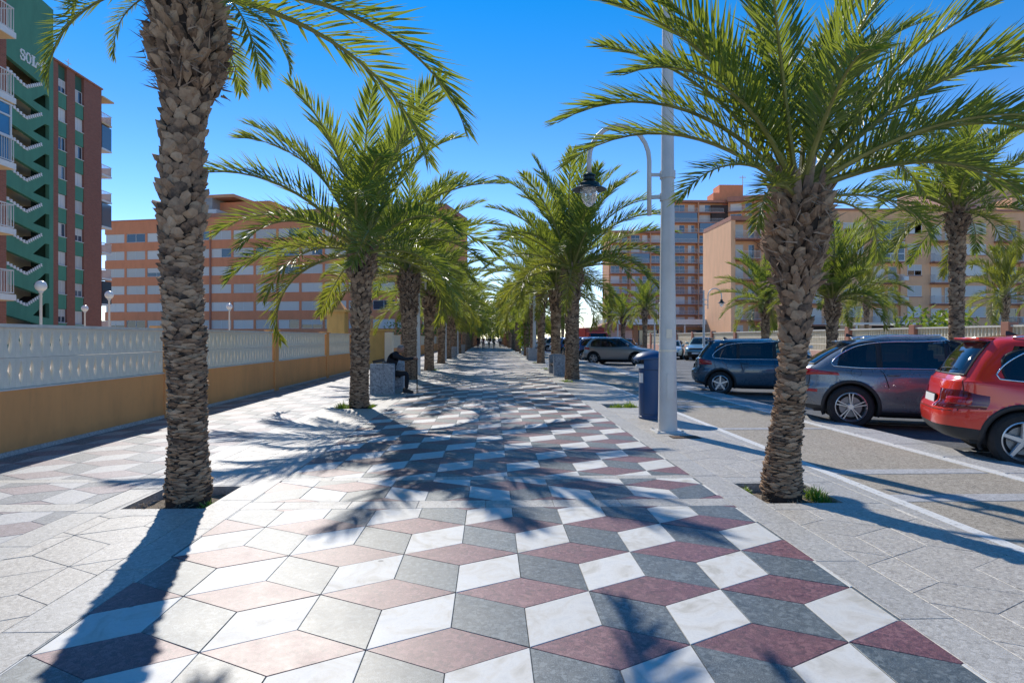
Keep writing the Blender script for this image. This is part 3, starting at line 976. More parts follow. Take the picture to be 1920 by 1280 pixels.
mb = MB(); mb.bev(-.48, .48, -.48, .48, 2.55, 2.68, .02); mb.build('cap', M['ochre_light'], g)
g = thing('ochre_wall', 'plain ochre wall block with pale corner pier behind the seated man', 'wall', (-6.2, 28.6, 0))
mb = MB(); mb.box(-.22, .0, 0, 1.2, 0, 1.72); mb.build('wall_face', M['ochre'], g)
mb = MB(); mb.bev(.0, 1.0, 3.4, 3.75, 0, 1.85, .01); mb.build('return_wall', M['ochre_light'], g)
mb = MB(); mb.bev(1.0, 1.36, 3.25, 3.85, 0, 1.80, .01); mb.build('corner_pier', M['block_cream'], g)
mb = MB(); mb.bev(-.1, 1.42, 3.2, 3.9, 1.86, 1.94, .01); mb.build('coping', M['ochre_light'], g)
g = thing('garden_wall', 'far stretch of low ochre wall with white panels beyond the pale pier', 'wall', (-6.2, 33, 0))
mb = MB(); mb.box(-.2, 0, 0, 60, 0, .86); mb.build('base_wall', M['ochre'], g)
mb = MB()
for k in range(300):
    mb.box(-.06, -.01, .2*k, .2*k+.15, .86, 1.66)
mb.box(-.10, .03, 0, 60, 1.66, 1.70); mb.box(-.07, -.065, 0, 60, .86, 1.66)
stuff(mb.build('pierced_panels', M['block_white'], g))
for k in range(10):
    mb = MB(); mb.bev(-.2, .06, 6*k-.16, 6*k+.16, 0, 1.74, .01); mb.build('post', M['ochre'], g)
# globe lamps in the gardens
def globe_glass():
    t = NT('globe_glass'); t.set((.82,.80,.76), .25); t.set(**{'Subsurface Weight': .0}); return t.mat
M['globe'] = globe_glass()
M['pole_white'] = simple('white_pole_paint', (.66,.66,.65), .45, 0, .05, 3)
for (x, y, z, r, lab) in ((-17.2, 25.2, 3.5, .21, 'tallest white globe lamp in front of the green stair tower'),
                          (-18.7, 32.2, 3.62, .20, 'white globe lamp in front of the left end of the terracotta building'),
                          (-25.3, 41.0, 3.35, .20, 'small white globe lamp in front of the brick end wall'),
                          (-16.6, 41.5, 3.5, .19, 'white globe lamp in front of the middle of the terracotta building')):
    t = thing('globe_lamp', lab, 'lamp post', (x, y, 0), 0, 'globe lamps in the gardens')
    mb = MB(); mb.lathe([(.09,0),(.09,.25),(.055,.3),(.045,z-r-.06),(.07,z-r-.05),(.09,z-r+.02)], 10, cap=True); mb.build('pole', M['pole_white'], t, smooth=True)
    mb = MB(); mb.lathe([(.001,-r)]+[(r*math.cos(a*math.pi/12), r*math.sin(a*math.pi/12)) for a in range(-5,6)]+[(.001,r)], 16, c=(0,0,z)); mb.build('globe', M['globe'], t, smooth=True)

# ------------------------------------------------------------------ street lamps
M['lamp_dark'] = simple('lamp_dark_green', (.012,.028,.028), .35, .2, .1, 5)
M['pole_grey'] = simple('galvanised_pole', (.64,.62,.58), .42, .08, .10, 2.5, .08, 30)
def lamp_glass():
    t = NT('lamp_glass'); t.set((.9,.93,.95), .08); t.set(**{'Transmission Weight': .75, 'IOR': 1.2}); return t.mat
M['lamp_glass'] = lamp_glass()
def street_lamp(label, loc, rz, H=7.6, r0=.155, full=True, group='street lamps', lz=4.62):
    """arm reaches towards local -X"""
    t = thing('street_lamp', label, 'lamp post', loc, rz, group)
    mb = MB(); n = 8
    mb.lathe([(r0+.05,-.01),(r0+.05,.012),(r0+.001,.014),(r0,.015),(r0*.72,3.4),(r0*.45,H),(.001,H+.02)], 16); mb.build('pole', M['pole_grey'], t, smooth=False, auto=40)
    if full and r0 > .15:
        mb = MB(); mb.bev(-.24, .24, -.24, .24, .0, .018, .01)
        for a in range(4):
            bx_, by_ = (.19 if a % 2 else -.19), (.19 if a > 1 else -.19)
            mb.lathe([(.022,.018),(.022,.045),(.001,.047)], 6, c=(bx_, by_, 0))
        mb.build('base_plate', M['pole_grey'], t)
        mb = MB(); mb.box(-.05, .05, -r0-.002, -r0+.03, .55, .95); mb.build('access_door', M['pole_grey'], t)
        mb = MB(); mb.lathe([(r0*.955,1.30),(r0*.955,1.33)], 16); mb.box(-.06,.03,-r0*.97,-r0*.92,1.52,1.66); mb.build('sticker_remains', M['block_cream'], t)
    mb = MB(); ax = -.30
    arc = [(ax, 0, lz-1.12), (ax, 0, lz-.35)]
    Rr = .49
    for k in range(13):
        a = math.pi*k/12
        arc.append((ax - Rr + Rr*math.cos(a), 0, lz-.35+.12 + .56*math.sin(a)))
    arc.append((ax-2*Rr, 0, lz-.47))
    mb.tube(arc, .038, 8); a_ = mb.build('arm', M['pole_grey'], t, smooth=True)
    for z in (lz-.46, lz-.82):
        rr = r0*.64
        mb = MB(); mb.lathe([(rr+.03,-.06),(rr+.03,.06)], 12, c=(0,0,z), cap=True); mb.box(ax+.01, -rr, -.02, .02, z-.025, z+.025); mb.build('bracket', M['pole_grey'], t)
    c = (ax-2*Rr, 0, lz-.47)
    mb = MB(); mb.lathe([(.03,.04),(.05,.02),(.10,0),(.105,-.02),(.085,-.035),(.085,-.055),(.10,-.065),(.10,-.08),(.085,-.10),(.10,-.11),(.165,-.14),(.175,-.19),(.27,-.23),(.275,-.245),(.17,-.235),(.13,-.20)], 24, c=c)
    o = mb.build('lantern_cap', M['lamp_dark'], t, smooth=False, auto=35)
    mb = MB(); mb.lathe([(.14,-.225),(.143,-.28),(.130,-.36),(.10,-.44),(.05,-.50),(.001,-.515)], 20, c=c); mb.build('glass_bowl', M['lamp_glass'], o, smooth=True)
    mb = MB(); mb.lathe([(.135,-.222),(.09,-.215),(.03,-.205),(.03,-.30),(.001,-.31)], 14, c=c); mb.build('reflector', M['white_paint'], o, smooth=True)
    return t
street_lamp('tall grey lamp post with green lantern in front of the blue litter bin', (2.88, 10.33, 0), 0, 8.6)
for y, lab in ((26.5, 'lamp post of the left row with its lantern over the promenade, nearest of that row'), (42.4, 'second lamp post of the left row, thin white pole beyond the bench'),
               (58.3, 'third lamp post of the left row deep in the palm avenue'), (74.2, 'fourth and farthest lamp post of the left row')):
    street_lamp(lab, (-2.95, y, 0), math.pi, 4.5, .10)
for y, lab in ((43.5, 'second lamp post of the right row between far palms'), (59.5, 'third lamp post of the right row, farthest')):
    street_lamp(lab, (3.0, y, 0), 0, 6.0, .12)
for x, y, lab in ((15.2, 45.2, 'street lamp across the road with white curved arm left of the beige block'), (16.0, 62.0, 'street lamp across the road behind the white lamp post, smaller in view'),
                  (16.0, 80, 'far street lamp across the road above the red vehicle')):
    street_lamp(lab, (x, y, 0), math.pi, 4.9, .10, lz=4.7)

# ------------------------------------------------------------------ litter bin
M['bin_blue'] = simple('bin_blue_plastic', (.010,.060,.165), .38, 0, .10, 3)
M['black'] = simple('matt_black', (.012,.012,.013), .7)
t = thing('litter_bin', 'dark blue cylindrical litter bin with domed hood and white ashtray', 'litter bin', (3.08, 12.05, 0))
mb = MB(); rb = .265
mb.lathe([(rb-.01,0),(rb+.004,.012),(rb+.004,.05),(rb-.004,.055),(rb,.07),(rb,.93),(rb+.006,.935),(rb+.006,.95),(rb-.02,.955)], 40, cap=True); mb.build('drum', M['bin_blue'], t, auto=40)
mb = MB()
# hood wraps round the back, mouth opens to the left
N = 28; vs = []; fs = []
for i in range(N+1):
    a = math.pi - 2*math.pi*.82*(.5 - i/N) + math.pi
    a = (-.80*math.pi) + (1.6*math.pi)*i/N
    for rr, z in ((rb-.005,.95),(rb-.005,1.14),(rb-.02,1.14),(rb-.02,.95)):
        vs.append((rr*math.cos(a), rr*math.sin(a), z))
for i in range(N):
    for k in range(4):
        l = (k+1) % 4; fs.append((i*4+k, (i+1)*4+k, (i+1)*4+l, i*4+l))
mb.add(vs, fs); mb.build('hood', M['bin_blue'], t, auto=40)
mb = MB(); mb.lathe([(rb-.03,1.13),(rb+.02,1.125),(rb+.03,1.14),(rb+.025,1.16),(rb-.03,1.225),(rb-.12,1.265),(.001,1.285)], 40); 
for i, v in enumerate(mb.v):
    x, y, z = v
    if x < 0: mb.v[i] = (x*1.28, y, z - .10*(-x)**1.2)
mb.build('lid', M['bin_blue'], t, auto=50)
mb = MB(); mb.lathe([(.001,.952),(rb-.03,.954)], 24); mb.lathe([(rb-.04,.9),(rb-.04,1.12)], 24); mb.build('mouth', M['black'], t)
mb = MB(); mb.lathe([(.10,-.03),(.105,.0),(.10,.03),(.06,.045),(.001,.048)], 18, c=(-.235,-.05,.985), cap=False); mb.build('ashtray', M['white_paint'], t, smooth=True)
mb = MB()
for a0, a1, z0, z1 in ((-2.5,-1.0,.915,.921),(-2.5,-1.0,.095,.101)):
    for k in range(12):
        a = a0+(a1-a0)*k/12; b2 = a0+(a1-a0)*(k+1)/12; q = rb+.0015
        mb.add([(q*math.cos(a),q*math.sin(a),z0),(q*math.cos(b2),q*math.sin(b2),z0),(q*math.cos(b2),q*math.sin(b2),z1),(q*math.cos(a),q*math.sin(a),z1)], [(0,1,2,3)])
for a in (-2.5,-1.0):
    q = rb+.0015; b2 = a+.02
    mb.add([(q*math.cos(a),q*math.sin(a),.095),(q*math.cos(b2),q*math.sin(b2),.095),(q*math.cos(b2),q*math.sin(b2),.921),(q*math.cos(a),q*math.sin(a),.921)], [(0,1,2,3)])
mb.build('door_seam', M['black'], t)
mb = MB(); a = 3.35
for z0, z1, in ((.68,.86),):
    for k in range(4):
        a1 = 3.25+.12*k; a2 = a1+.12; q = rb+.004
        mb.add([(q*math.cos(a1),q*math.sin(a1),z0),(q*math.cos(a2),q*math.sin(a2),z0),(q*math.cos(a2),q*math.sin(a2),z1),(q*math.cos(a1),q*math.sin(a1),z1)], [(0,1,2,3)])
mb.build('sticker', M['white_paint'], t)

# drain grate beside the lamp
M['rust'] = simple('rusty_iron', (.16,.10,.065), .8, .3, .4, 20)
t = thing('drain_grate', 'small rusty drain grate in the paving at the foot of the tall lamp post', 'grate', (2.98, 9.72, 0))
mb = MB(); mb.box(-.22,.22,-.12,.12,.0005,.006); mb.build('frame', M['black'], t)
for k in range(11):
    mb = MB(); mb.box(-.205+.038*k, -.185+.038*k, -.11, .11, .006, .012); mb.build('bar', M['rust'], t)

# ------------------------------------------------------------------ benches
M['bench_stone'] = speckle('bench_granite', (.34,.34,.35), (.14,.14,.15), (.58,.58,.58), .55, 90, .05, .12)
M['wood'] = simple('dark_bench_wood', (.060,.035,.022), .6, 0, .3, 4, .3, 30)
def bench(label, loc, face, L=2.0, group='granite and wood benches along the promenade'):
    """seat looks towards local +X when face=1"""
    t = thing('bench', label, 'bench', loc, 0 if face > 0 else math.pi, group)
    for y in (-L/2, L/2):
        mb = MB(); mb.bev(-.33, .33, y-.09, y+.09, .0, .82, .025); mb.build('end_slab', M['bench_stone'], t)
    for k in range(5):
        mb = MB(); mb.bev(-.12+.088*k, -.12+.088*k+.075, -L/2+.09, L/2-.09, .40, .44, .006); mb.build('seat_slat', M['wood'], t)
    for k in range(4):
        mb = MB(); x = -.16-.035*k; z = .54+.105*k
        mb.obox((x, 0, z), (.016, 0, .004), (0, L/2-.09, 0), (-.013, 0, .042)); mb.build('back_slat', M['wood'], t)
    mb = MB()
    for y in (-L/4, L/4):
        mb.box(-.14, .28, y-.03, y+.03, .34, .399); mb.box(-.03, .12, y-.03, y+.03, 0, .34)
    mb.build('bearer', M['black'], t)
    return t
bench('granite-ended wooden bench on the left with a man sitting on it', (-2.92, 18.55, 0), 1)
bench('granite-ended bench beside the thick palm trunk in the right row', (2.86, 26.6, 0), -1)
bench('farther granite bench of the right row beyond the second trunk', (2.86, 43.6, 0), -1)
bench('farther granite bench of the left row, only its pale end slab showing', (-2.92, 49.5, 0), 1)
bench('farthest granite bench of the left row deep in the avenue', (-2.92, 65.5, 0), 1)

# ------------------------------------------------------------------ weeds in the pits
M['grass'] = leaf_mat('weed_green', (.07,.17,.02), (.12,.26,.03), (.25,.34,.06), .3)
def weeds(label, x, y, rx, ry, n, h, seed):
    r = random.Random(seed); mb = MB()
    for i in range(n):
        a = r.uniform(0, 6.28); q = r.random()**.6
        px_, py_ = q*rx*math.cos(a), q*ry*math.sin(a)
        hh = h*r.uniform(.4, 1)*(1.1-q*.6); az = r.uniform(0, 6.28); l = r.uniform(.15,.9)
        d = Vector((math.cos(az)*l, math.sin(az)*l, 1)).normalized(); w = Vector((-math.sin(az), math.cos(az), 0))*.006
        p = Vector((px_, py_, 0)); m_ = p+d*hh*.55; e_ = p+d*hh + Vector((d.x, d.y, -.3))*hh*.3
        mb.add([p-w*.6, p+w*.6, m_+w, m_-w, e_], [(0,1,2,3),(3,2,4)])
    o = mb.build('weeds', M['grass'], None, (x, y, -.07)); stuff(o); tag(o, label, 'weeds'); del o['category']
    return o
weeds('bright green weeds in the empty tree pit by the blue bin', 2.78, 14.0, .17, .16, 420, .24, 1)
weeds('second bright green clump in the empty tree pit by the blue bin', 3.06, 14.05, .16, .18, 420, .28, 2)
weeds('weeds left of the second left palm', -3.22, 14.1, .14, .25, 380, .30, 3)
weeds('weeds right of the second left palm', -2.62, 14.35, .10, .25, 260, .20, 4)
weeds('weeds at the foot of the nearest left palm', -2.60, 6.02, .07, .09, 120, .13, 5)
weeds('weeds in the near right pit', 3.18, 6.15, .09, .25, 240, .20, 6)
weeds('weeds in the left corner of the near right pit', 2.60, 6.45, .06, .10, 90, .12, 7)
for k, (x, y) in enumerate(((2.65, 22.4), (3.1, 30.9), (2.7, 31.2), (2.8, 39.2), (-3.2, 22.3), (-2.6, 30.3))):
    weeds('green weeds in a tree pit farther along the avenue', x, y, .3, .2, 260, .22, 20+k)
# fallen leaflets and debris round the near right trunk
M['straw'] = simple('dry_straw', (.30,.21,.13), .9, 0, .4, 10)
for (cx, cy, sd) in ((2.70, 5.95, 3), (-3.0, 5.98, 4)):
    r = random.Random(sd); mb = MB()
    for i in range(420):
        a = r.uniform(0, 6.28); q = .14 + abs(r.gauss(0, .11)); p = Vector((q*math.cos(a), q*math.sin(a), .02+r.uniform(0,.05)))
        d = Vector((r.uniform(-1,1), r.uniform(-1,1), r.uniform(-.3,.6))).normalized()*r.uniform(.015,.05); w = Vector((r.uniform(-1,1), r.uniform(-1,1), 0))*.006
        mb.add([p-w, p+w, p+d], [(0,1,2)])
    o = mb.build('fibre_litter', M['straw'], None, (cx, cy, -.07)); stuff(o); o['label'] = 'dry fibre litter round the foot of the near palm'
# ------------------------------------------------------------------ buildings
def brick_mat(name, a, b, mortar, sc_=1.0, horiz='Y'):
    t = NT(name); w = t.coord('World')
    sep = t.node('ShaderNodeSeparateXYZ'); t.lk(w, sep.inputs[0]); cb = t.node('ShaderNodeCombineXYZ')
    t.lk(t.math('ADD', sep.outputs['X'], sep.outputs['Y']), cb.inputs[0]); t.lk(sep.outputs['Z'], cb.inputs[1])
    br = t.node('ShaderNodeTexBrick'); t.lk(cb.outputs[0], br.inputs['Vector'])
    br.inputs['Color1'].default_value = (*a,1); br.inputs['Color2'].default_value = (*b,1); br.inputs['Mortar'].default_value = (*mortar,1)
    br.inputs['Scale'].default_value = 1/sc_; br.inputs['Brick Width'].default_value = .26; br.inputs['Row Height'].default_value = .075; br.inputs['Mortar Size'].default_value = .008
    n = t.noise(.8, 5, .65, w)
    c = t.mix(t.math('MULTIPLY', n, .5), br.outputs['Color'], tuple(x*.6 for x in a))
    t.set(c, .9); return t.mat
M['brick'] = brick_mat('brown_brick', (.36,.125,.078), (.26,.085,.055), (.26,.19,.15))
M['green_render'] = plaster('green_render', (.085,.26,.17), .15)
M['green_dark'] = plaster('dark_green_panel', (.045,.125,.085), .15)
M['terracotta'] = plaster('terracotta_cladding', (.74,.27,.13), .12)
M['beige'] = plaster('beige_render', (.84,.46,.25), .12)
M['brown_render'] = plaster('brown_render', (.60,.30,.16), .15)
M['salmon'] = plaster('salmon_render', (.66,.38,.29), .12)
M['slab_red'] = plaster('reddish_slab_edge', (.42,.19,.13), .15)
M['cream_soffit'] = plaster('cream_soffit', (.70,.50,.28), .1)
def shutter_mat(name, col):
    t = NT(name); v = t.coord('Object')
    wv = t.node('ShaderNodeTexWave', wave_type='BANDS', bands_direction='Z'); wv.inputs['Scale'].default_value = 6; t.lk(v, wv.inputs['Vector'])
    r = t.rnd()
    br = t.math('MULTIPLY_ADD', r, .30, .78)
    m = t.node('ShaderNodeVectorMath', operation='SCALE'); m.inputs[0].default_value = col; t.lk(br, m.inputs['Scale'])
    c = t.mix(t.math('MULTIPLY', wv.outputs['Fac'], .10), m.outputs[0], tuple(x*.5 for x in col))
    t.set(c, .5); return t.mat
M['shutter'] = shutter_mat('roller_shutter', (.66,.63,.58))
M['shutter_dk'] = shutter_mat('grey_shutter', (.35,.37,.38))
M['awning_green'] = simple('green_awning', (.20,.34,.05), .8)
def window_glass():
    t = NT('window_glass'); r = t.rnd()
    t.set(t.ramp(r, [(0, (.02,.035,.05)), (.6, (.05,.09,.13)), (1, (.12,.17,.20))]), .08); t.set(**{'Specular IOR Level': .9}); return t.mat
M['pane'] = window_glass()
M['blue_glass'] = simple('blue_glass', (.02,.13,.26), .08, 0, .3, .6, spec=.9)
M['alu'] = simple('white_aluminium', (.66,.66,.65), .4, 0, .04, 2)
M['rail'] = simple('white_rail', (.62,.60,.58), .5, 0, .05, 2)
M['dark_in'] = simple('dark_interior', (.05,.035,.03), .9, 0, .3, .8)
M['red_roof'] = simple('roof_terracotta', (.36,.14,.085), .8, 0, .2, .5)
M['roof_grey'] = simple('grey_roof', (.30,.29,.28), .9, 0, .2, .5)

class Facade:
    """local frame: u runs along the wall, z up, d outwards"""
    def __init__(s, origin, udir, out):
        s.o = Vector(origin); s.u = Vector(udir).normalized(); s.n = Vector(out).normalized()
        s.rot = Matrix((( s.u.x, -s.n.x, 0), (s.u.y, -s.n.y, 0), (0, 0, 1))).to_euler()   # x=u, y=-out
    def loc(s, u, z, d=0): return tuple(s.o + s.u*u + s.n*d + Vector((0,0,z)))
# shared pieces: x along the wall, y into the wall, z up, origin at the lower centre
_cache = {}
def win_mesh(w, h, kind, n=2, frame='alu'):
    key = ('w', round(w,2), round(h,2), kind, n, frame)
    if key in _cache: return _cache[key]
    f = MB(); t = .05
    f.box(-w/2, w/2, -.03, .05, 0, t); f.box(-w/2, w/2, -.03, .05, h-t, h)
    f.box(-w/2, -w/2+t, -.03, .05, t, h-t); f.box(w/2-t, w/2, -.03, .05, t, h-t)
    for k in range(1, n):
        x = -w/2 + w*k/n; f.box(x-.03, x+.03, -.025, .05, t, h-t)
    fm = f.mesh('window', M[frame])
    p = MB()
    if kind == 'shut': p.box(-w/2+t, w/2-t, .0, .03, t, h-t, 0)
    elif kind == 'half': p.box(-w/2+t, w/2-t, .0, .03, h*.45, h-t, 0); p.box(-w/2+t, w/2-t, .02, .04, t, h*.45, 1)
    elif kind == 'part': p.box(-w/2+t, 0, .0, .03, t, h-t, 0); p.box(0, w/2-t, .02, .04, t, h-t, 1)
    else: p.box(-w/2+t, w/2-t, .02, .04, t, h-t, 1)
    pm = p.mesh('pane', [M['shutter'], M['pane']])
    _cache[key] = (fm, pm); return _cache[key]
def window(F, par, u, z, w, h, kind='shut', n=2, d=.02, frame='alu'):
    fm, pm = win_mesh(w, h, kind, n, frame)
    o = inst('window', fm, par, F.loc(u, z, d), F.rot)
    inst('pane', pm, o)
    return o
def rail_mesh(w, dep, h=1.0, solid=False, bars=None, style='bars'):
    key = ('r', round(w,2), round(dep,2), style)
    if key in _cache: return _cache[key]
    mb = MB(); r = .022
    for z in (h, .08):
        mb.box(-w/2, w/2, -dep, -dep+.04, z-.03, z+.015)
        for x in (-w/2, w/2-.04): mb.box(x, x+.04, -dep, 0, z-.03, z+.015)
    n = max(3, int(w/(.13 if style == 'bars' else 1.0)))
    for k in range(n+1):
        x = -w/2 + (w-.02)*k/n; mb.box(x, x+.02, -dep+.01, -dep+.03, .08, h)
    m2 = max(1, int(dep/.13)) if style == 'bars' else 1
    for k in range(m2+1):
        y = -dep + dep*k/m2
        for x in (-w/2+.01, w/2-.03): mb.box(x, x+.02, y-.01 if k else y, y+.01, .08, h)
    if style == 'glass':
        mb.box(-w/2+.04, w/2-.04, -dep+.015, -dep+.025, .12, h-.05, 1)
    _cache[key] = mb.mesh('railing', [M['rail'], M['pane_light'] if 'pane_light' in M else M['pane']]); return _cache[key]
def slab_mesh(w, dep, t, mat):
    key = ('s', round(w,2), round(dep,2), mat)
    if key in _cache: return _cache[key]
    mb = MB(); mb.box(-w/2-.05, w/2+.05, -dep-.05, 0, -t, 0); _cache[key] = mb.mesh('balcony', M[mat]); return _cache[key]
def balcony(F, par, u, z, w, dep=1.1, mat='slab_red', style='bars', d=0, recess=True, door='shut'):
    o = inst('balcony', slab_mesh(w, dep, .18, mat), par, F.loc(u, z, d), F.rot)
    inst('railing', rail_mesh(w, dep, 1.0, style=style), o)
    return o

def glass_light():
    t = NT('frosted_rail_glass'); t.set((.45,.47,.46), .3); t.set(Alpha=.75); return t.mat
M['pane_light'] = glass_light()

# ---- near brick building with white balconies at the far left
b = thing('brick_apartment_building', 'brown brick apartment building with white railed balconies at the far left edge', 'building', (-21.2, 0, 0))
F = Facade((0, 12, 0), (0,1,0), (1,0,0))
mb = MB(); mb.box(-14, 0, 10, 28.9, 0, 27.5); mb.build('wall', M['brick'], b)
for k in range(9):
    z = 3.33 + 2.75*k - .0
    for (ya, yb) in ((19.6, 27.7), (10.5, 18.6)):
        w = yb-ya; mid = (ya+yb)/2
        o = inst('balcony', slab_mesh(w, 1.2, .24, 'white_paint'), b, (0, mid, z), F.rot)
        mb = MB(); mb.box(-w/2, w/2, -1.19, 0, -.26, -.245); mb.build('soffit', M['cream_soffit'], o)  # underside coloured cream to paint in warm bounce light
        inst('railing', rail_mesh(w, 1.2, 1.02), o)
        for q in (-2.2, 1.6):
            fm, pm = win_mesh(2.2, 2.1, 'shut' if (k+int(q)) % 3 else 'part'); ww = inst('window', fm, b, (.02, mid+q, z+.05), F.rot); inst('pane', pm, ww)
rbal = random.Random(8)
M['pot'] = simple('clay_pot', (.40,.17,.09), .8); M['laundry'] = simple('laundry_cloth', (.62,.60,.58), .9, 0, .3, 3)
for k in range(8):
    z0_ = 3.33 + 2.75*k
    for (ya, yb) in ((19.9, 27.3), (11, 18.2)):
        q = rbal.uniform(ya+.5, yb-1.5)
        mb = MB(); mb.box(.25, .60, q, q+.85, z0_+.02, z0_+.62); mb.build('air_conditioner', M['alu'], b)
        for _ in range(rbal.randrange(3)):
            q = rbal.uniform(ya, yb-.5)
            mb = MB(); mb.lathe([(.10,0),(.15,.28),(.15,.30),(.001,.29)], 10, c=(.95, q, z0_+.01)); pt = mb.build('plant_pot', M['pot'], b)
            mb = MB()
            for _i in range(60):
                d = Vector((rbal.uniform(-1,1), rbal.uniform(-1,1), rbal.uniform(.2,1.6))).normalized()*rbal.uniform(.2,.5); pz = Vector((.95, q, z0_+.28)); ww = d.orthogonal().normalized()*.03
                mb.add([pz, pz+d*.6-ww, pz+d, pz+d*.6+ww], [(0,1,2,3)])
            mb.build('pot_plant', M['leaf'], pt)
        if rbal.random() < .5:
            q = rbal.uniform(ya+1, yb-2)
            mb = MB(); mb.box(1.14, 1.16, q, q+rbal.uniform(.5,1.3), z0_+.45, z0_+1.05); mb.build('laundry', M['laundry'], b)
        if rbal.random() < .45:
            q = rbal.uniform(ya+.5, yb-3); w_ = rbal.uniform(2, 2.8)
            mb = MB(); mb.prism([(.05, z0_+2.42), (1.25, z0_+1.95), (1.27, z0_+1.78), (1.22, z0_+1.78), (1.20, z0_+1.93), (.05, z0_+2.38)][::-1], q, q+w_, axis='y')
            mb.build('awning', M['awning_green'] if rbal.random() < .5 else M['shutter'], b)
z = 3.33 + 2.75*2
mb = MB(); mb.box(.02, 1.12, 24.2, 27.6, z+.02, z+2.45); o = mb.build('glazed_enclosure', M['blue_glass'], b)
mb = MB()
for y in (24.2, 25.3, 26.4, 27.55): mb.box(1.10, 1.16, y, y+.08, z+.02, z+2.45)
for zz in (z+1.05, z+1.9, z+2.4): mb.box(1.10, 1.165, 24.2, 27.62, zz, zz+.07)
for x in (.05, .6, 1.08): mb.box(x, x+.06, 27.56, 27.66, z+.02, z+2.45)
mb.build('mullion', M['alu'], o)

# ---- SOL-II block: green stair wall, brick and green window strips
bx = -40.5
b = thing('stair_tower_building', 'green stair tower block marked SOL-II joined to brick wings with green panels', 'building', (bx, 0, 0))
def holed_wall(outer, holes, x0, x1, name, mat, par):
    """wall in the YZ plane with holes, thickness x0..x1 (x1 is the front)"""
    mb = MB()
    loops = [[Vector((a, c, 0)) for a, c in outer]] + [[Vector((a, c, 0)) for a, c in h] for h in holes]
    flat_ = [p for l in loops for p in l]
    tri = tessellate_polygon(loops)
    mb.add([(x1, p.x, p.y) for p in flat_], tri); mb.add([(x0, p.x, p.y) for p in flat_], tri)
    k = 0
    for l in loops:
        n = len(l)
        mb.add([(x1, p.x, p.y) for p in l] + [(x0, p.x, p.y) for p in l], [(i, (i+1) % n, n+(i+1) % n, n+i) for i in range(n)])
    return mb.build(name, mat, par)
SH_ = 2.72
holes = []
trims = []
for k in range(9):
    dz = -SH_*k
    L = [(56.45, 24.65+dz), (56.45, 23.55+dz), (57.61, 23.35+dz), (59.35, 24.45+dz)]
    L = [(55.2, 25.2+dz), (55.2, 24.05+dz), (57.45, 23.35+dz), (59.5, 24.42+dz)]
    Rt = [(58.35, 22.55+dz), (60.45, 22.35+dz), (60.45, 23.7+dz), (59.9, 23.7+dz)]
    if L[2][1] > 1: holes.append(L); trims.append(L)
    if Rt[0][1] > 1: holes.append(Rt)
holed_wall([(54.6, 0), (61.0, 0), (61.0, 31.9), (54.6, 32.6)], holes, -.35, 0, 'stair_wall', M['green_render'], b)
mb = MB(); mb.box(-4, -1.9, 54.6, 61.0, 0, 31.5); mb.build('stair_hall', M['cream_soffit'], b)
mb = MB(); mb.box(-2, -.4, 54.5, 54.7, 0, 32); mb.box(-2, -.35, 60.8, 60.98, 0, 31.8); mb.build('side_wall', M['green_dark'], b)
for k, L in enumerate(trims):
    dz = -SH_*k
    mb = MB(); mb.obox((-1.1, 57.0, 22.9+dz), (.75,0,0), (0,1.9,.0), (0,0,.08)); mb.obox((-1.1, 58.6, 23.6+dz), (.7,0,0), (0,1.2,.62), (0,0,.1)); mb.build('stair_flight', M['dark_in'], b)
    mb = MB()
    # stepped white parapet along the lower edges of the opening
    for (p, q, n) in ((L[1], L[2], 6), (L[2], L[3], 8)):
        for i in range(n):
            a = (p[0]+(q[0]-p[0])*i/n, p[1]+(q[1]-p[1])*i/n); c = (p[0]+(q[0]-p[0])*(i+.62)/n, p[1]+(q[1]-p[1])*(i+.62)/n)
            e = (p[0]+(q[0]-p[0])*(i+1)/n, p[1]+(q[1]-p[1])*(i+1)/n)
            zc = max(a[1], c[1])
            mb.box(.003, .07, a[0], c[0], zc-.10, zc+.17)
            mb.box(.003, .05, c[0], e[0], zc-.10, zc-.02)
    mb.build('stepped_parapet', M['white_paint'], b)
# lettering SOL-II in slab letters on the green wall
def letter(rows, y, z, cell):
    mb = MB()
    for j, row in enumerate(rows):
        i = 0
        while i < len(row):
            if row[i] == '#':
                e = i
                while e < len(row) and row[e] == '#': e += 1
                mb.box(.004, .05, y+i*cell*.72, y+e*cell*.72, z+(len(rows)-1-j)*cell, z+(len(rows)-j)*cell); i = e
            else: i += 1
    return mb
GL = {'S': [".#####.", "##...##", "##....#", ".####..", "...####", "#....##", "##...##", ".#####."],
      'O': ["..####..", ".##..##.", "##....##", "##....##", "##....##", "##....##", ".##..##.", "..####.."],
      'L': ["#####..", ".###...", ".###...", ".###...", ".###..#", ".###..#", ".###.##", "#######"],
      '-': ["....", "....", "....", "####", "####", "....", "....", "...."],
      'I': ["#####", ".###.", ".###.", ".###.", ".###.", ".###.", ".###.", "#####"]}
y = 56.75; cell = .118
for ch in "SOL-II":
    g_ = GL[ch]
    letter(g_, y, 25.55 , cell).build('letter', M['white_paint'], b)
    y += (len(g_[0]) + .7)*cell*.72
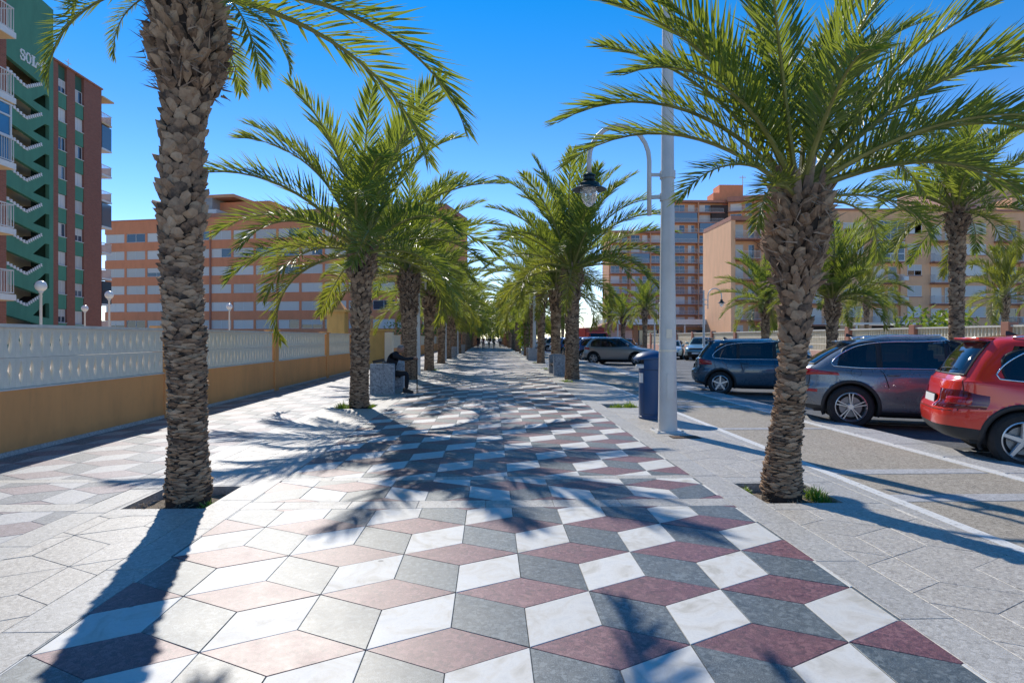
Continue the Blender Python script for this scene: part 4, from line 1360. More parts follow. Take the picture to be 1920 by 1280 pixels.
# wing with strips
top = lambda y: 27.35
def strip_w(y0, y1, z0, z1, d, name, mat, par=b):
    mb = MB(); mb.box(-6, d, y0, y1, z0, z1); return mb.build(name, M[mat], par)
strip_w(61.0, 61.75, 0, 27.6, -.05, 'brick_pier', 'brick')
strip_w(62.95, 64.15, 0, 27.35, -.02, 'brick_pier', 'brick')
strip_w(65.5, 68.4, 0, 27.35, 0, 'brick_end_wall', 'brick')
FW = Facade((bx, 0, 0), (0,1,0), (1,0,0))
for (y0, y1, sd) in ((61.75, 62.95, 0), (64.15, 65.5, 1)):
    strip_w(y0, y1, 0, 27.3, -.25, 'recess', 'green_dark')
    for k in range(10):
        zc = 25.35 - SH_*k - .1*sd
        if zc < 1: break
        kind = ['half','shut','glass','part','shut','part','shut','shut','half','shut'][(k+3*sd) % 10]
        fm, pm = win_mesh(y1-y0-.08, 1.25, kind, 2)
        o = inst('window', fm, b, (-.2, (y0+y1)/2, zc-.62), FW.rot); inst('pane', pm, o)
        mb = MB(); mb.box(-.22, -.06, y0+.03, y1-.03, zc-SH_+.66, zc-.66); mb.build('spandrel', M['green_render'], b)
        mb = MB(); mb.box(-.06, .03, y0+.03, y1-.03, zc-.70, zc-.655); mb.build('sill', M['white_paint'], b)
mb = MB(); mb.box(-6, .12, 61, 68.5, 27.35, 27.5); mb.build('roof_edge', M['slab_red'], b)
mb = MB(); mb.box(-4, -3, 61, 62.2, 27.5, 29.0); mb.build('chimney', M['white_paint'], b)
mb = MB(); mb.tube([(-2, 66.2, 27.4), (-2, 66.2, 29.6)], .04, 5); mb.box(-2.02,-1.98,65.7,66.7,29.2,29.26); mb.build('antenna', M['pole_grey'], b)
for k in range(10):
    z = 25.0 - SH_*k
    if z < 1: break
    mb = MB(); mb.box(-2.6, .02, 68.45, 70.2, z-1.05, z-.87); o = mb.build('balcony', M['cream_soffit' if k == 0 else 'white_paint'], b)
    mb = MB()
    if k % 3 != 1:
        mb.box(-2.5, -.02, 70.1, 70.15, z-.87, z+.05)
        for q in range(8): mb.box(-.04, .0, 68.5+.22*q, 68.53+.22*q, z-.87, z+.08)
        mb.box(-.05, .02, 68.45, 70.2, z+.05, z+.1); mb.build('railing', M['rail'], o)
    else:
        mb.box(-2.5, .0, 68.5, 70.15, z-.87, z+1.5); mb.build('enclosure', M['pane'], o)
mb = MB(); mb.box(-2.6, .15, 68.4, 70.4, 26.6, 26.75); mb.build('canopy', M['cream_soffit'], b)

# ---- terracotta building: ribbon windows
P0 = Vector((-64.0, 109.0, 0)); P1 = Vector((-6.5, 95.5, 0))
u = (P1-P0).normalized(); n_out = Vector((u.y, -u.x, 0))
Lf = (P1-P0).length
F = Facade(P0, u, n_out)
b = thing('terracotta_apartment_building', 'long low terracotta apartment building with ribbons of shuttered windows behind the left wall', 'building', (0, 0, 0))
def wallbox(F, u0, u1, z0, z1, d0, d1, name, mat, par):
    mb = MB()
    c = [F.loc(u0, z0, d0), F.loc(u1, z0, d0), F.loc(u1, z0, d1), F.loc(u0, z0, d1)]
    mb.add([(p[0], p[1], z0) for p in c] + [(p[0], p[1], z1) for p in c], [(0,3,2,1),(4,5,6,7),(0,1,5,4),(1,2,6,5),(2,3,7,6),(3,0,4,7)])
    return mb.build(name, M[mat], par)
wallbox(F, 0, Lf, 0, 20.1, -12, -.25, 'core_wall', 'terracotta', b)
rows_z = [4.0-.35+2.85*k for k in range(6)]
zprev = 0
for k in range(7):
    z0 = rows_z[k] - .72 if k < 6 else 20.75
    wallbox(F, 0, Lf, zprev, z0 if k < 6 else 20.75, -.26, 0, 'cladding_band', 'terracotta', b)
    if k < 6: zprev = rows_z[k] + .72
npc = 15; pitch = Lf/npc
rk = random.Random(9)
for k in range(6):
    for i in range(npc):
        kind = rk.choice(['shut']*7 + ['half','part','glass'])
        window(F, b, pitch*(i+.5), rows_z[k]-.70, pitch-.42, 1.40, kind, 2, -.10)
        if i: wallbox(F, pitch*i-.2, pitch*i+.2, rows_z[k]-.72, rows_z[k]+.72, -.26, -.01, 'mullion_pier', 'terracotta', b)
wallbox(F, 0, Lf*.30, 20.75, 20.9, -12, .1, 'parapet', 'slab_red', b)
wallbox(F, Lf*.30, Lf, 20.75, 21.4, -12, .1, 'parapet', 'slab_red', b)
pipe = F.loc(pitch*5.02, 0, .1)
mb = MB(); mb.tube([(pipe[0], pipe[1], 0), (pipe[0], pipe[1], 18)], .14, 6); mb.build('downpipe', M['slab_red'], b)
wallbox(F, Lf*.245, Lf*.315, 21.4, 24.4, -9, -2, 'roof_room', 'roof_grey', b)
wallbox(F, Lf*.245, Lf*.34, 21.4, 22.3, -10, -1, 'roof_terrace', 'alu', b)
wallbox(F, Lf*.30, Lf*.47, 21.4, 24.0, -11, -4, 'roof_room', 'terracotta', b)
wallbox(F, Lf*.285, Lf*.38, 24.4, 24.9, -10, -2, 'roof_slab', 'brown_render', b)

# ---- brown balcony tower at the far right of the avenue
def balcony_block(b, F, u0, u1, z0, floors, sh, nb, mat, dep=1.3, wall_t=10, roof=.5, seed=1, kinds=('shut','glass','part'), slabmat='slab_red', style='bars'):
    """recessed dark loggias between slabs"""
    rk = random.Random(seed)
    H = z0 + floors*sh
    wallbox(F, u0, u1, 0, H, -wall_t, 0, 'wall', mat, b)
    for k in range(floors):
        z = z0 + k*sh
        wallbox(F, u0-.1, u1+.1, z-.12, z+.12, 0, dep, 'balcony_slab', slabmat, b)
        wdt = (u1-u0)/nb
        for i in range(nb):
            uc = u0 + wdt*(i+.5)
            window(F, b, uc-wdt*.2, z+.15, wdt*.42, 2.05, rk.choice(kinds), 2, .05)
            window(F, b, uc+wdt*.27, z+.15, wdt*.25, 2.05, rk.choice(kinds), 1, .05)
            o = inst('railing', rail_mesh(wdt-.3, .1, 1.0, style='bars'), b, F.loc(uc, z+.12, dep-.1), F.rot)
            if rk.random() < .18:
                wallbox(F, uc-wdt*.45, uc+wdt*.45, z+.12, z+sh-.13, dep-.12, dep-.05, 'glazing', 'pane', b)
            if i: wallbox(F, uc-wdt*.5-.15, uc-wdt*.5+.15, z+.12, z+sh-.12, 0, dep, 'fin_wall', mat, b)
    wallbox(F, u0-.2, u1+.2, H-.1, H+roof, -wall_t, dep+.1, 'parapet', slabmat, b)
b = thing('balcony_tower', 'tall brown apartment tower with stacked dark balconies behind the lamp post', 'building', (0, 0, 0))
F = Facade((33, 172, 0), (1, 0, 0), (0, -1, 0))
balcony_block(b, F, -1, 15.5, 2.2, 10, 2.75, 3, 'brown_render', seed=3)
balcony_block(b, F, 16.0, 30.0, 2.2, 13, 2.75, 2, 'brown_render', seed=4)
wallbox(F, 26.6, 31.5, 0, 37.2, .1, 1.2, 'dark_shaft', 'dark_in', b)
F2 = Facade((63.5, 171, 0), (1, -.38, 0), (-.38, -1, 0))
balcony_block(b, F2, .6, 14.0, 2.2, 13, 2.75, 2, 'brown_render', seed=5, roof=1.2)
wallbox(F, 29.5, 36.0, 38, 43.2, -6, -1, 'lift_house', 'terracotta', b)
wallbox(F, 27.8, 29.5, 38, 41.0, -6, -1, 'lift_house', 'terracotta', b)
p = F.loc(36.3, 38, -2); mb = MB(); mb.tube([(p[0], p[1], 38), (p[0], p[1], 46)], .12, 5); mb.box(p[0]-.9, p[0]+.9, p[1]-.05, p[1]+.05, 45.4, 45.6); mb.build('antenna', M['pole_grey'], b)

# ---- beige corner block with side wall
b = thing('beige_corner_block', 'beige six storey block with blank sunlit side wall and stacked balconies', 'building', (0, 0, 0))
F = Facade((32.6, 85.6, 0), (1, 0, 0), (0, -1, 0))
mb = MB(); mb.box(32.5, 47, 86.9, 97, 0, 17.4); mb.build('wall', M['beige'], b)
wallbox(F, -.1, .5, 0, 17.6, -1.3, 0, 'side_fin', 'beige', b)
wallbox(F, 3.9, 14.0, 0, 17.6, -1.3, 0, 'wall', 'beige', b)
wallbox(F, -.15, 14.2, 17.4, 17.95, -11, .15, 'parapet', 'slab_red', b)
for k in range(6):
    z = 1.15 + 2.75*k
    wallbox(F, .45, 3.95, z-.14, z+.06, -1.3, .25, 'balcony_slab', 'slab_red', b)
    inst('railing', rail_mesh(3.4, .1, 1.0, style='bars'), b, F.loc(2.2, z+.06, .12), F.rot)
    window(F, b, 1.3, z+.1, 1.5, 2.0, 'shut', 1, -1.28); window(F, b, 3.2, z+.1, .8, 2.0, 'glass', 1, -1.28)
    if k: window(F, b, 6.2, z+.9, 1.8, 1.3, rk.choice(['shut','part']), 2, .02)
    if k < 2: 
        balcony(F, b, 9.6, z, 3.4, 1.0, 'slab_red'); window(F, b, 9.6, z+.05, 2.6, 2.0, 'part', 2, .02)

# ---- long beige apartment block on the right
b = thing('beige_apartment_block', 'long beige apartment block with white shutters, railed balconies and some glazed ones', 'building', (0, 0, 0))
F = Facade((40.6, 82.7, 0), (1, 0, 0), (0, -1, 0))
LB = 62
mb = MB(); mb.box(40.6, 40.6+LB, 82.95, 95, 0, 17.6); mb.build('core_wall', M['beige'], b)
zs = [3.5-.25 + 2.75*k for k in range(5)]     # balcony floor levels
mods = []                                     # (u, kind, w)
uu = 1.2
pat = [('G', 3.6), ('W', 2.7), ('B', 3.9), ('W', 1.9), ('B', 3.7), ('W', 3.0), ('B', 3.6), ('W', 2.7)]
edges = []
i = 0
while uu < LB-4:
    k_, w_ = pat[i % len(pat)]; mods.append((uu+w_/2, k_, w_, i)); edges.append((uu, uu+w_, k_)); uu += w_ + (1.1 if k_ == 'W' else .9); i += 1
# wall built as bands with real recesses for the balconies
segs = []; last = 0
for a, c, k_ in edges:
    if k_ in 'BG':
        segs.append((last, a)); last = c
segs.append((last, LB))
for a, c in segs: wallbox(F, a, c, 0, 18.2, -.26, 0, 'wall', 'beige', b)
for (uc, k_, w_, i) in mods:
    if k_ == 'W':
        for k, z in enumerate(zs + [0.6]):
            if k == 5 : window(F, b, uc, .8, w_*.75, 1.1, 'glass', 2, .02); continue
            window(F, b, uc, z+.95, w_, 1.42, rk.choice(['shut']*6+['half','part']), 2, .02)
            wallbox(F, uc-w_/2-.06, uc+w_/2+.06, z+.86, z+.94, 0, .12, 'sill', 'slab_red', b)
    else:
        wallbox(F, uc-w_/2, uc+w_/2, 17.0, 18.2, -.26, 0, 'lintel', 'beige', b)
        for k, z in enumerate(zs):
            glz = (k_ == 'G' and k >= 3) or (k_ == 'B' and i % 8 == 2 and k >= 3)
            wallbox(F, uc-w_/2, uc+w_/2, z-.16, z+.02, -.26, .0, 'floor_slab', 'beige', b)
            balcony(F, b, uc, z, w_-.1, .95, 'slab_red', 'bars')
            window(F, b, uc-w_*.22, z+.04, w_*.38, 2.1, 'shut', 1, -.22); window(F, b, uc+w_*.25, z+.04, w_*.3, 2.1, rk.choice(['glass','part']), 1, -.22)
            if glz:
                g1 = MB(); W_ = w_-.25
                for q in range(5): g1.box(-W_/2+W_*q/4-.04, -W_/2+W_*q/4+.04, -.98, -.9, 0, 2.5)
                for zz in (0, .9, 2.42): g1.box(-W_/2, W_/2, -.985, -.9, zz, zz+.09)
                o = g1.build('glazing_frame', M['alu'], b, F.loc(uc, z, 0), F.rot)
                g2 = MB(); g2.box(-W_/2, W_/2, -.94, -.92, .05, 2.45); g2.build('pane', M['pane'], o)
            elif rk.random() < .35:
                g1 = MB(); g1.box(-.38,.38,-.35,-.02,0,.55); g1.build('air_conditioner', M['alu'], b, F.loc(uc+w_*.5+.5, z+.3, 0), F.rot)
        wallbox(F, uc-w_/2, uc+w_/2, 0, zs[0]-.2, -.26, -.24, 'ground_recess', 'dark_in', b)
wallbox(F, 0, LB, 18.2, 18.45, -12, .2, 'parapet', 'slab_red', b)
wallbox(F, -2.6, 0, 0, 15.2, -9, -.4, 'lower_wing', 'beige', b)
wallbox(F, 29, LB, 18.45, 20.2, -10, -.6, 'attic', 'beige', b)
for q in range(6): window(F, b, 31+4*q, 18.7, 2.4, 1.2, 'shut', 2, -.55)
b2 = thing('salmon_tower', 'pale salmon building rising behind the beige block at the right', 'building', (66, 92, 0))
mb = MB(); mb.box(0, 12, 0, 10, 0, 24.5); mb.build('wall', M['salmon'], b2)
mb = MB(); mb.box(12.2, 32, 1, 10, 0, 21.5); mb.build('lower_wall', M['salmon'], b2)
mb = MB(); mb.box(1.6, 2.3, -.05, 0, 20.2, 23.0); mb.build('window', M['dark_in'], b2)
mb = MB(); mb.lathe([(.001,.15),(.35,.08),(.62,.0)], 14, c=(4,-1,20.6)); mb.build('satellite_dish', M['slab_red'], b2)

# ---- low shop with flat white canopy, far right of avenue
b = thing('low_shop', 'low shop with flat white canopy below the brown tower', 'shop', (24, 98, 0))
mb = MB(); mb.box(-2, 18, 0, 8, 0, 3.2); mb.build('wall', M['brown_render'], b)
mb = MB(); mb.box(-7, 18.5, -2.5, 8, 3.5, 4.3); mb.build('canopy', M['white_paint'], b)
mb = MB()
for k in range(9): mb.box(-6.8+3*k, -6.6+3*k, -2.3, -2.1, 0, 3.5)
stuff(mb.build('canopy_posts', M['pole_white'], b))
for k in range(5):
    mb = MB(); mb.box(-1.2+3.8*k, 1.8+3.8*k, -.06, 0, .4, 2.7); mb.build('shop_window', M['pane'], b)
b = thing('low_shop', 'small salmon kiosk with pitched roof beyond the facing cars', 'shop', (17.5, 92, 0))
mb = MB(); mb.box(-3, 3, 0, 5, 0, 2.6); mb.build('wall', M['salmon'], b)
mb = MB(); mb.prism([(-3.4,2.6),(3.4,2.6),(0,3.9)], -.4, 5.4, axis='y'); mb.build('roof', M['red_roof'], b)
# white flat carport roof above the blue-grey car
b = thing('carport', 'flat white carport roof showing over the garden wall', 'carport', (25.0, 42, 0))
mb = MB(); mb.box(-1.5, 3.6, -1.5, 1.5, 2.38, 2.5); mb.build('roof', M['white_paint'], b)
for x in (-1.3, 3.4):
    mb = MB(); mb.box(x, x+.1, -1.2, -1.1, 0, 2.38); mb.build('post', M['pole_white'], b)

# ---- pierced garden wall across the road
gw = thing('garden_wall', 'pale pierced garden wall with reddish posts across the road', 'wall', (19.6, 0, 0))
mb = MB(); mb.box(0, .2, 6, 80, 0, .75); mb.build('base_wall', M['salmon'], gw)
mb = MB(); mb.box(-.04, .24, 6, 80, 1.93, 2.0); mb.build('coping', M['coping'], gw)
mb = MB()
y = 6.0
while y < 80:
    for row in range(3):
        z = .75+.39*row
        mb.box(.05, .15, y, y+.05, z, z+.39); mb.box(.05, .15, y+.05, y+.19, z, z+.05)
        mb.box(.08, .12, y+.05, y+.12, z+.18, z+.24)
    y += .19
stuff(mb.build('pierced_blocks', M['block_cream'], gw))
mb = MB(); mb.box(.13, .15, 6, 80, .75, 1.93); mb.build('backing', M['block_cream'], gw)
y = 7.5
while y < 80:
    mb = MB(); mb.bev(-.10, .30, y-.2, y+.2, 0, 2.12, .02); mb.build('post', M['slab_red'], gw); y += 5.4
# banana-like shrub above that wall
M['shrub'] = leaf_mat('shrub_leaf', (.05,.11,.015), (.12,.20,.025), (.30,.32,.04), .35)
def shrub(label, loc, rx, ry, h, n, lw, seed, cat='shrub'):
    t = thing('garden_shrub', label, cat, loc); r = random.Random(seed)
    mb = MB()
    for k in range(7):
        a = r.uniform(0,6.28); mb.tube([(0,0,0),(rx*.4*math.cos(a), ry*.4*math.sin(a), h*.5),(rx*.7*math.cos(a), ry*.7*math.sin(a), h*.85)], [.06,.04,.015], 5)
    mb.build('stems', M['rachis'], t)
    mb = MB()
    for i in range(n):
        while True:
            p = Vector((r.uniform(-1,1), r.uniform(-1,1), r.uniform(-1,1)))
            if p.length < 1 and p.length > .35: break
        nse = 1 + .35*mnoise.noise(p*2.3+Vector((seed,0,0)))
        p = Vector((p.x*rx*nse, p.y*ry*nse, h*.55 + p.z*h*.48*nse))
        d = Vector((r.uniform(-1,1), r.uniform(-1,1), r.uniform(-.2,1))).normalized(); w = d.orthogonal().normalized()
        w = Matrix.Rotation(r.uniform(0,6.28), 3, d) @ w
        L = lw*r.uniform(.6,1.3)
        mb.add([p, p+d*L*.45-w*L*.16, p+d*L-Vector((0,0,L*.25)), p+d*L*.45+w*L*.16], [(0,1,2,3)])
    stuff(mb.build('foliage', M['shrub'], t)); return t
shrub('bushy yellow-green plant with broad leaves leaning over the garden wall', (21.8, 30.5, 0), 2.1, 1.6, 2.75, 900, .45, 5)
shrub('dark green bush behind the garden wall farther left', (23, 52, 0), 2.4, 2, 2.6, 700, .35, 6)
shrub('green bush growing between far palms on the right side of the avenue', (3.1, 55, 0), .7, .8, 3.2, 700, .4, 7)
shrub('hedge bush beyond the end of the left wall', (-10, 95-10, 0), 4, 3, 4, 900, .5, 8)
# wooded end of the avenue
def far_trees():
    r = random.Random(12); pos = []
    for k in range(22):
        x = (-7, 6)[k % 2] + r.uniform(-7, 7) if k < 14 else (-24, 22)[k % 2] + r.uniform(-12, 10)
        pos.append((x, 212 + r.uniform(0, 60), r.uniform(.9, 1.4) * (1.15 if k < 14 else 1)))
    for k, (x, y, s) in enumerate(sorted(pos)):
        t = thing('leafy_tree', 'distant round tree closing the end of the avenue, %s from the left of its clump' % ORD[k], 'tree', (x, y, 0), r.uniform(0,6), 'distant trees at the end of the avenue')
        inst('trunk', FTT, t, scale=(s,s,s)); o = inst('crown', FT[k % 2], t, scale=(s,s,s)); stuff(o)
def crown_mesh(seed):
    r = random.Random(seed); mb = MB()
    for i in range(1500):
        p = Vector((r.gauss(0,1), r.gauss(0,1), r.gauss(0,1))).normalized()*r.uniform(.5,1)**.6
        k = 1+.4*mnoise.noise(p*1.8+Vector((seed,0,0)))
        p = Vector((p.x*3.4*k, p.y*3.4*k, 5.6+p.z*2.8*k))
        d = Vector((r.uniform(-1,1), r.uniform(-1,1), r.uniform(-.6,.8))).normalized()*.55; w = d.orthogonal()*.45
        mb.add([p-d, p-w, p+d, p+w], [(0,1,2,3)])
    return mb.mesh('crown', M['shrub'])
FT = [crown_mesh(1), crown_mesh(2)]
mb = MB(); mb.tube([(0,0,0),(.1,0,2),(0,.1,4.5)], [.3,.22,.12], 7); FTT = mb.mesh('trunk', M['bark_core'])
far_trees()
# ------------------------------------------------------------------ cars
def car_paint(name, col, metal=.0, rough=.30, coat=1.0):
    t = NT(name); v = t.coord('Object')
    n = t.noise(6, 5, .7, v)
    sep = t.node('ShaderNodeSeparateXYZ'); t.lk(v, sep.inputs[0])
    low = t.ramp(sep.outputs['Z'], [(.30, (1,1,1)), (.75, (0,0,0))])
    c = t.mix(t.math('MULTIPLY', t.math('MULTIPLY', n, low), .35), col, (.22,.19,.15))
    t.set(c, t.math('MULTIPLY_ADD', n, .12, rough-.06), metal)
    t.set(**{'Coat Weight': coat, 'Coat Roughness': .04}); return t.mat
def glass_mat(name, tint, mixv):
    t = NT(name); t.set(tint, .03); t.set(**{'Specular IOR Level': 1.0})
    tr = t.node('ShaderNodeBsdfTransparent'); tr.inputs['Color'].default_value = (.62,.72,.68,1)
    mx = t.node('ShaderNodeMixShader'); mx.inputs[0].default_value = mixv
    t.lk(tr.outputs[0], mx.inputs[1]); t.lk(t.bsdf.outputs[0], mx.inputs[2]); t.lk(mx.outputs[0], t.out.inputs['Surface']); return t.mat
M['car_glass'] = glass_mat('car_glass', (.012,.018,.020), .42)
M['car_glass_dark'] = glass_mat('tinted_car_glass', (.008,.010,.014), .86)
M['car_black'] = simple('car_black_plastic', (.022,.023,.025), .55, 0, .2, 9)
M['car_grey'] = simple('car_grey_plastic', (.26,.27,.28), .45, .2, .1, 9)
M['tyre'] = simple('tyre_rubber', (.020,.020,.021), .8, 0, .25, 12, .3, 60)
M['rim'] = simple('alloy_rim', (.52,.53,.55), .28, .85, .06, 6)
M['chrome'] = simple('chrome_trim', (.75,.77,.80), .12, 1.0, .02, 3)
M['tail'] = simple('tail_lamp', (.42,.008,.012), .10, 0, .25, 9, spec=.9)
M['tail_dark'] = simple('tail_lamp_smoked', (.13,.004,.010), .10, 0, .2, 9, spec=.9)
M['head'] = simple('head_lamp', (.55,.58,.60), .08, .5, .2, 14)
M['plate'] = simple('number_plate', (.78,.78,.76), .4, 0, .03, 5)
M['seat'] = simple('car_seat', (.025,.024,.024), .8)
M['brake'] = simple('brake_disc', (.28,.28,.28), .45, .7, .15, 15)

def superell(px_, py_, n):
    q = (abs(px_)**n + abs(py_)**n)**(1/n)
    return px_/q, py_/q
def dirs(s):
    """s in 0..3 on one half: rear (0..1), side (1..2), front (2..3)"""
    if s <= 1: return (-1, s)
    if s <= 2: return (-1 + 2*(s-1), 1)
    return (1, 3-s)
def catmull(rows, sub):
    out = []
    for i in range(len(rows)-1):
        p0 = rows[max(i-1, 0)]; p1 = rows[i]; p2 = rows[i+1]; p3 = rows[min(i+2, len(rows)-1)]
        for k in range(sub):
            t = k/sub; row = []
            for a, b, c, d in zip(p0, p1, p2, p3):
                lin = b + (c-b)*t
                cr = .5*((2*b) + (-a+c)*t + (2*a-5*b+4*c-d)*t*t + (-a+3*b-3*c+d)*t**3)
                row.append(lin*.45 + cr*.55)
            out.append(row)
    out.append(list(rows[-1])); return out
class Body:
    # row: rear x, rear z, side w, side z, front x, front z, exponent
    def __init__(s, rows, sub=5):
        s.rows = catmull(rows, sub); s.sub = sub; s.n = len(s.rows)
    def row(s, t):
        t = max(0, min(t*s.sub, s.n-1)); i = min(int(t), s.n-2); f = t-i
        return [a + (b-a)*f for a, b in zip(s.rows[i], s.rows[i+1])]
    def S(s, q, t):
        """q signed: |q| in 0..3, sign gives the side (positive = left)"""
        xr, zr, w, zs, xf, zf, n = s.row(t)
        d = dirs(abs(q)); x, y = superell(d[0], d[1], n)
        X = (xr+xf)/2 + (xf-xr)/2*x; Y = w*y*(1 if q >= 0 else -1)
        f = (x+1)/2
        def sm(v): v = max(0, min(1, v)); return v*v*(3-2*v)
        Z = zs + (zr-zs)*sm(1-f/.30) + (zf-zs)*sm((f-.66)/.34)
        return Vector((X, Y, Z))
    def normal(s, q, t):
        e = .01
        a = s.S(q+e, t)-s.S(q-e, t); b = s.S(q, min(t+e*4, s.n/s.sub))-s.S(q, t-e*4)
        n = a.cross(b)
        n.normalize()
        p = s.S(q, t)
        if n.dot(Vector((0, p.y, 0)) if 1 < abs(q) < 2 else Vector(((-1 if abs(q) <= 1 else 1), 0, .2))) < 0: n = -n
        return n
    def qx(s, x, t, it=24):
        a, b = 1.0, 2.0
        for _ in range(it):
            m = (a+b)/2
            if s.S(m, t).x < x: a = m
            else: b = m
        return (a+b)/2
    def side_y(s, x, z):
        """half width of the side at height z (below the roof)"""
        a, b = 0.0, 9.0
        for _ in range(22):
            m = (a+b)/2
            if s.S(s.qx(x, m, 10), m).z < z: a = m
            else: b = m
        return s.S(s.qx(x, a, 14), a).y
def patch(B, q0, q1, t0, t1, sgn, nq=14, nt=6, off=.004, shape=None, thick=0.0):
    """grid patch following the body; q0(t), q1(t) may be functions of the fraction v"""
    vs = []; fs = []
    for j in range(nt+1):
        v = j/nt
        for i in range(nq+1):
            u = i/nq
            a = q0(v) if callable(q0) else q0; b = q1(v) if callable(q1) else q1
            q = a + (b-a)*u
            ta = t0(u) if callable(t0) else t0; tb = t1(u) if callable(t1) else t1
            t = ta + (tb-ta)*v
            p = B.S(q*sgn, t); nn = B.normal(q*sgn, t)
            e = 1.0
            if thick: e = min(1, min(u, 1-u, v, 1-v)*5+.0)
            vs.append(p + nn*(off + thick*e**.5 if thick else off))
    for j in range(nt):
        for i in range(nq):
            f = (j*(nq+1)+i, j*(nq+1)+i+1, (j+1)*(nq+1)+i+1, (j+1)*(nq+1)+i)
            fs.append(f)
    border = [i for i in range(nq+1)] + [(j)*(nq+1)+nq for j in range(1, nt+1)] + [nt*(nq+1)+i for i in range(nq-1, -1, -1)] + [j*(nq+1) for j in range(nt-1, 0, -1)]
    return vs, fs, [vs[i] for i in border]
def make_wheel(r, w, spokes, style, parent, loc, side):
    """side=-1: outer face towards -y"""
    mb = MB(); rr = r*.67
    prof = [(rr,-w/2+.01),(rr+.012,-w/2),(r-.045,-w/2-.004),(r-.012,-w/2+.02),(r,-w/2+.045),(r,-.052),(r-.007,-.048),(r-.007,-.040),(r,-.036),(r,.036),(r-.007,.04),(r-.007,.048),(r,.052),(r,w/2-.045),(r-.012,w/2-.02),(r-.045,w/2+.004),(rr+.012,w/2),(rr,w/2-.01)]
    mb.lathe(prof, 40, axis='y')
    o = mb.build('wheel', M['tyre'], parent, loc, auto=35)
    m2 = MB(); s = side
    m2.lathe([(rr+.004, s*w*.5), (rr-.010, s*(w*.5+.004)), (rr-.022, s*w*.40), (rr-.03, s*w*.1), (rr-.03,-s*w*.4)], 40, axis='y')
    m2.lathe([(.001, s*w*.40), (.045, s*w*.40), (.062, s*w*.34), (.07, s*w*.2)], 20, axis='y')
    for k in range(spokes):
        a0 = 2*math.pi*k/spokes + .3
        offs_ = (-.13, .13) if style == 'double' else (0,)
        for dq in offs_:
            w0, w1 = (.011, .015) if style == 'double' else (.042, .030 if style == 'thick' else .020)
            a_in = a0 + dq*1.6 if style == 'double' else a0
            a_out = a0 + dq
            pi_ = Vector((math.cos(a_in)*.045, 0, math.sin(a_in)*.045)); po = Vector((math.cos(a_out)*(rr-.015), 0, math.sin(a_out)*(rr-.015)))
            d = (po-pi_).normalized(); tn = Vector((-d.z, 0, d.x))
            y0, y1 = s*w*.37, s*w*.44
            vs = []
            for p, ww in ((pi_, w0), (po, w1)):
                for e, yy in ((-1, 0), (1, 0), (.6, 1), (-.6, 1)):
                    vs.append(p + tn*ww*e + Vector((0, y0 if yy == 0 else y1, 0)))
            m2.add(vs, [(0,1,5,4),(1,2,6,5),(2,3,7,6),(3,0,4,7),(0,3,2,1),(4,5,6,7)])
    m2.build('rim', M['rim'], o, smooth=False, auto=30)
    m3 = MB(); m3.lathe([(.001, s*w*.12), (rr*.72, s*w*.12), (rr*.72, s*w*.02)], 28, axis='y', m=0); m3.lathe([(rr-.028, s*w*.0), (.001, s*w*.0)], 24, axis='y', m=1); m3.build('brake_disc', [M['brake'], M['black']], o)
    return o
SUV = [  # rear x, z, side w, z, front x, z, exponent
    (.42,.27,.74,.20,4.10,.24,7), (.14,.34,.86,.26,4.36,.28,5.5), (.03,.46,.90,.36,4.46,.42,4.6), (.0,.62,.915,.55,4.49,.58,4.4), (.02,.72,.92,.68,4.48,.68,4.4),
    (.09,.80,.915,.80,4.42,.80,4.6), (.12,.98,.90,.92,4.28,.91,4.8), (.15,1.07,.875,.995,3.62,1.04,5.0), (.19,1.10,.850,1.03,3.42,1.10,5.2),
    (.36,1.37,.755,1.30,2.92,1.37,4.6), (.54,1.575,.665,1.545,2.50,1.585,4.2), (.64,1.625,.58,1.612,2.36,1.628,3.6), (.95,1.655,.35,1.66,2.0,1.66,3.0), (1.4,1.668,.02,1.67,1.7,1.67,2.2)]
def scale_rows(rows, L, W, H, hz=None):
    return [(r[0]*L/4.49, r[1]*H/1.67, r[2]*W/.92, r[3]*H/1.67, r[4]*L/4.49, r[5]*H/1.67, r[6]) for r in rows]
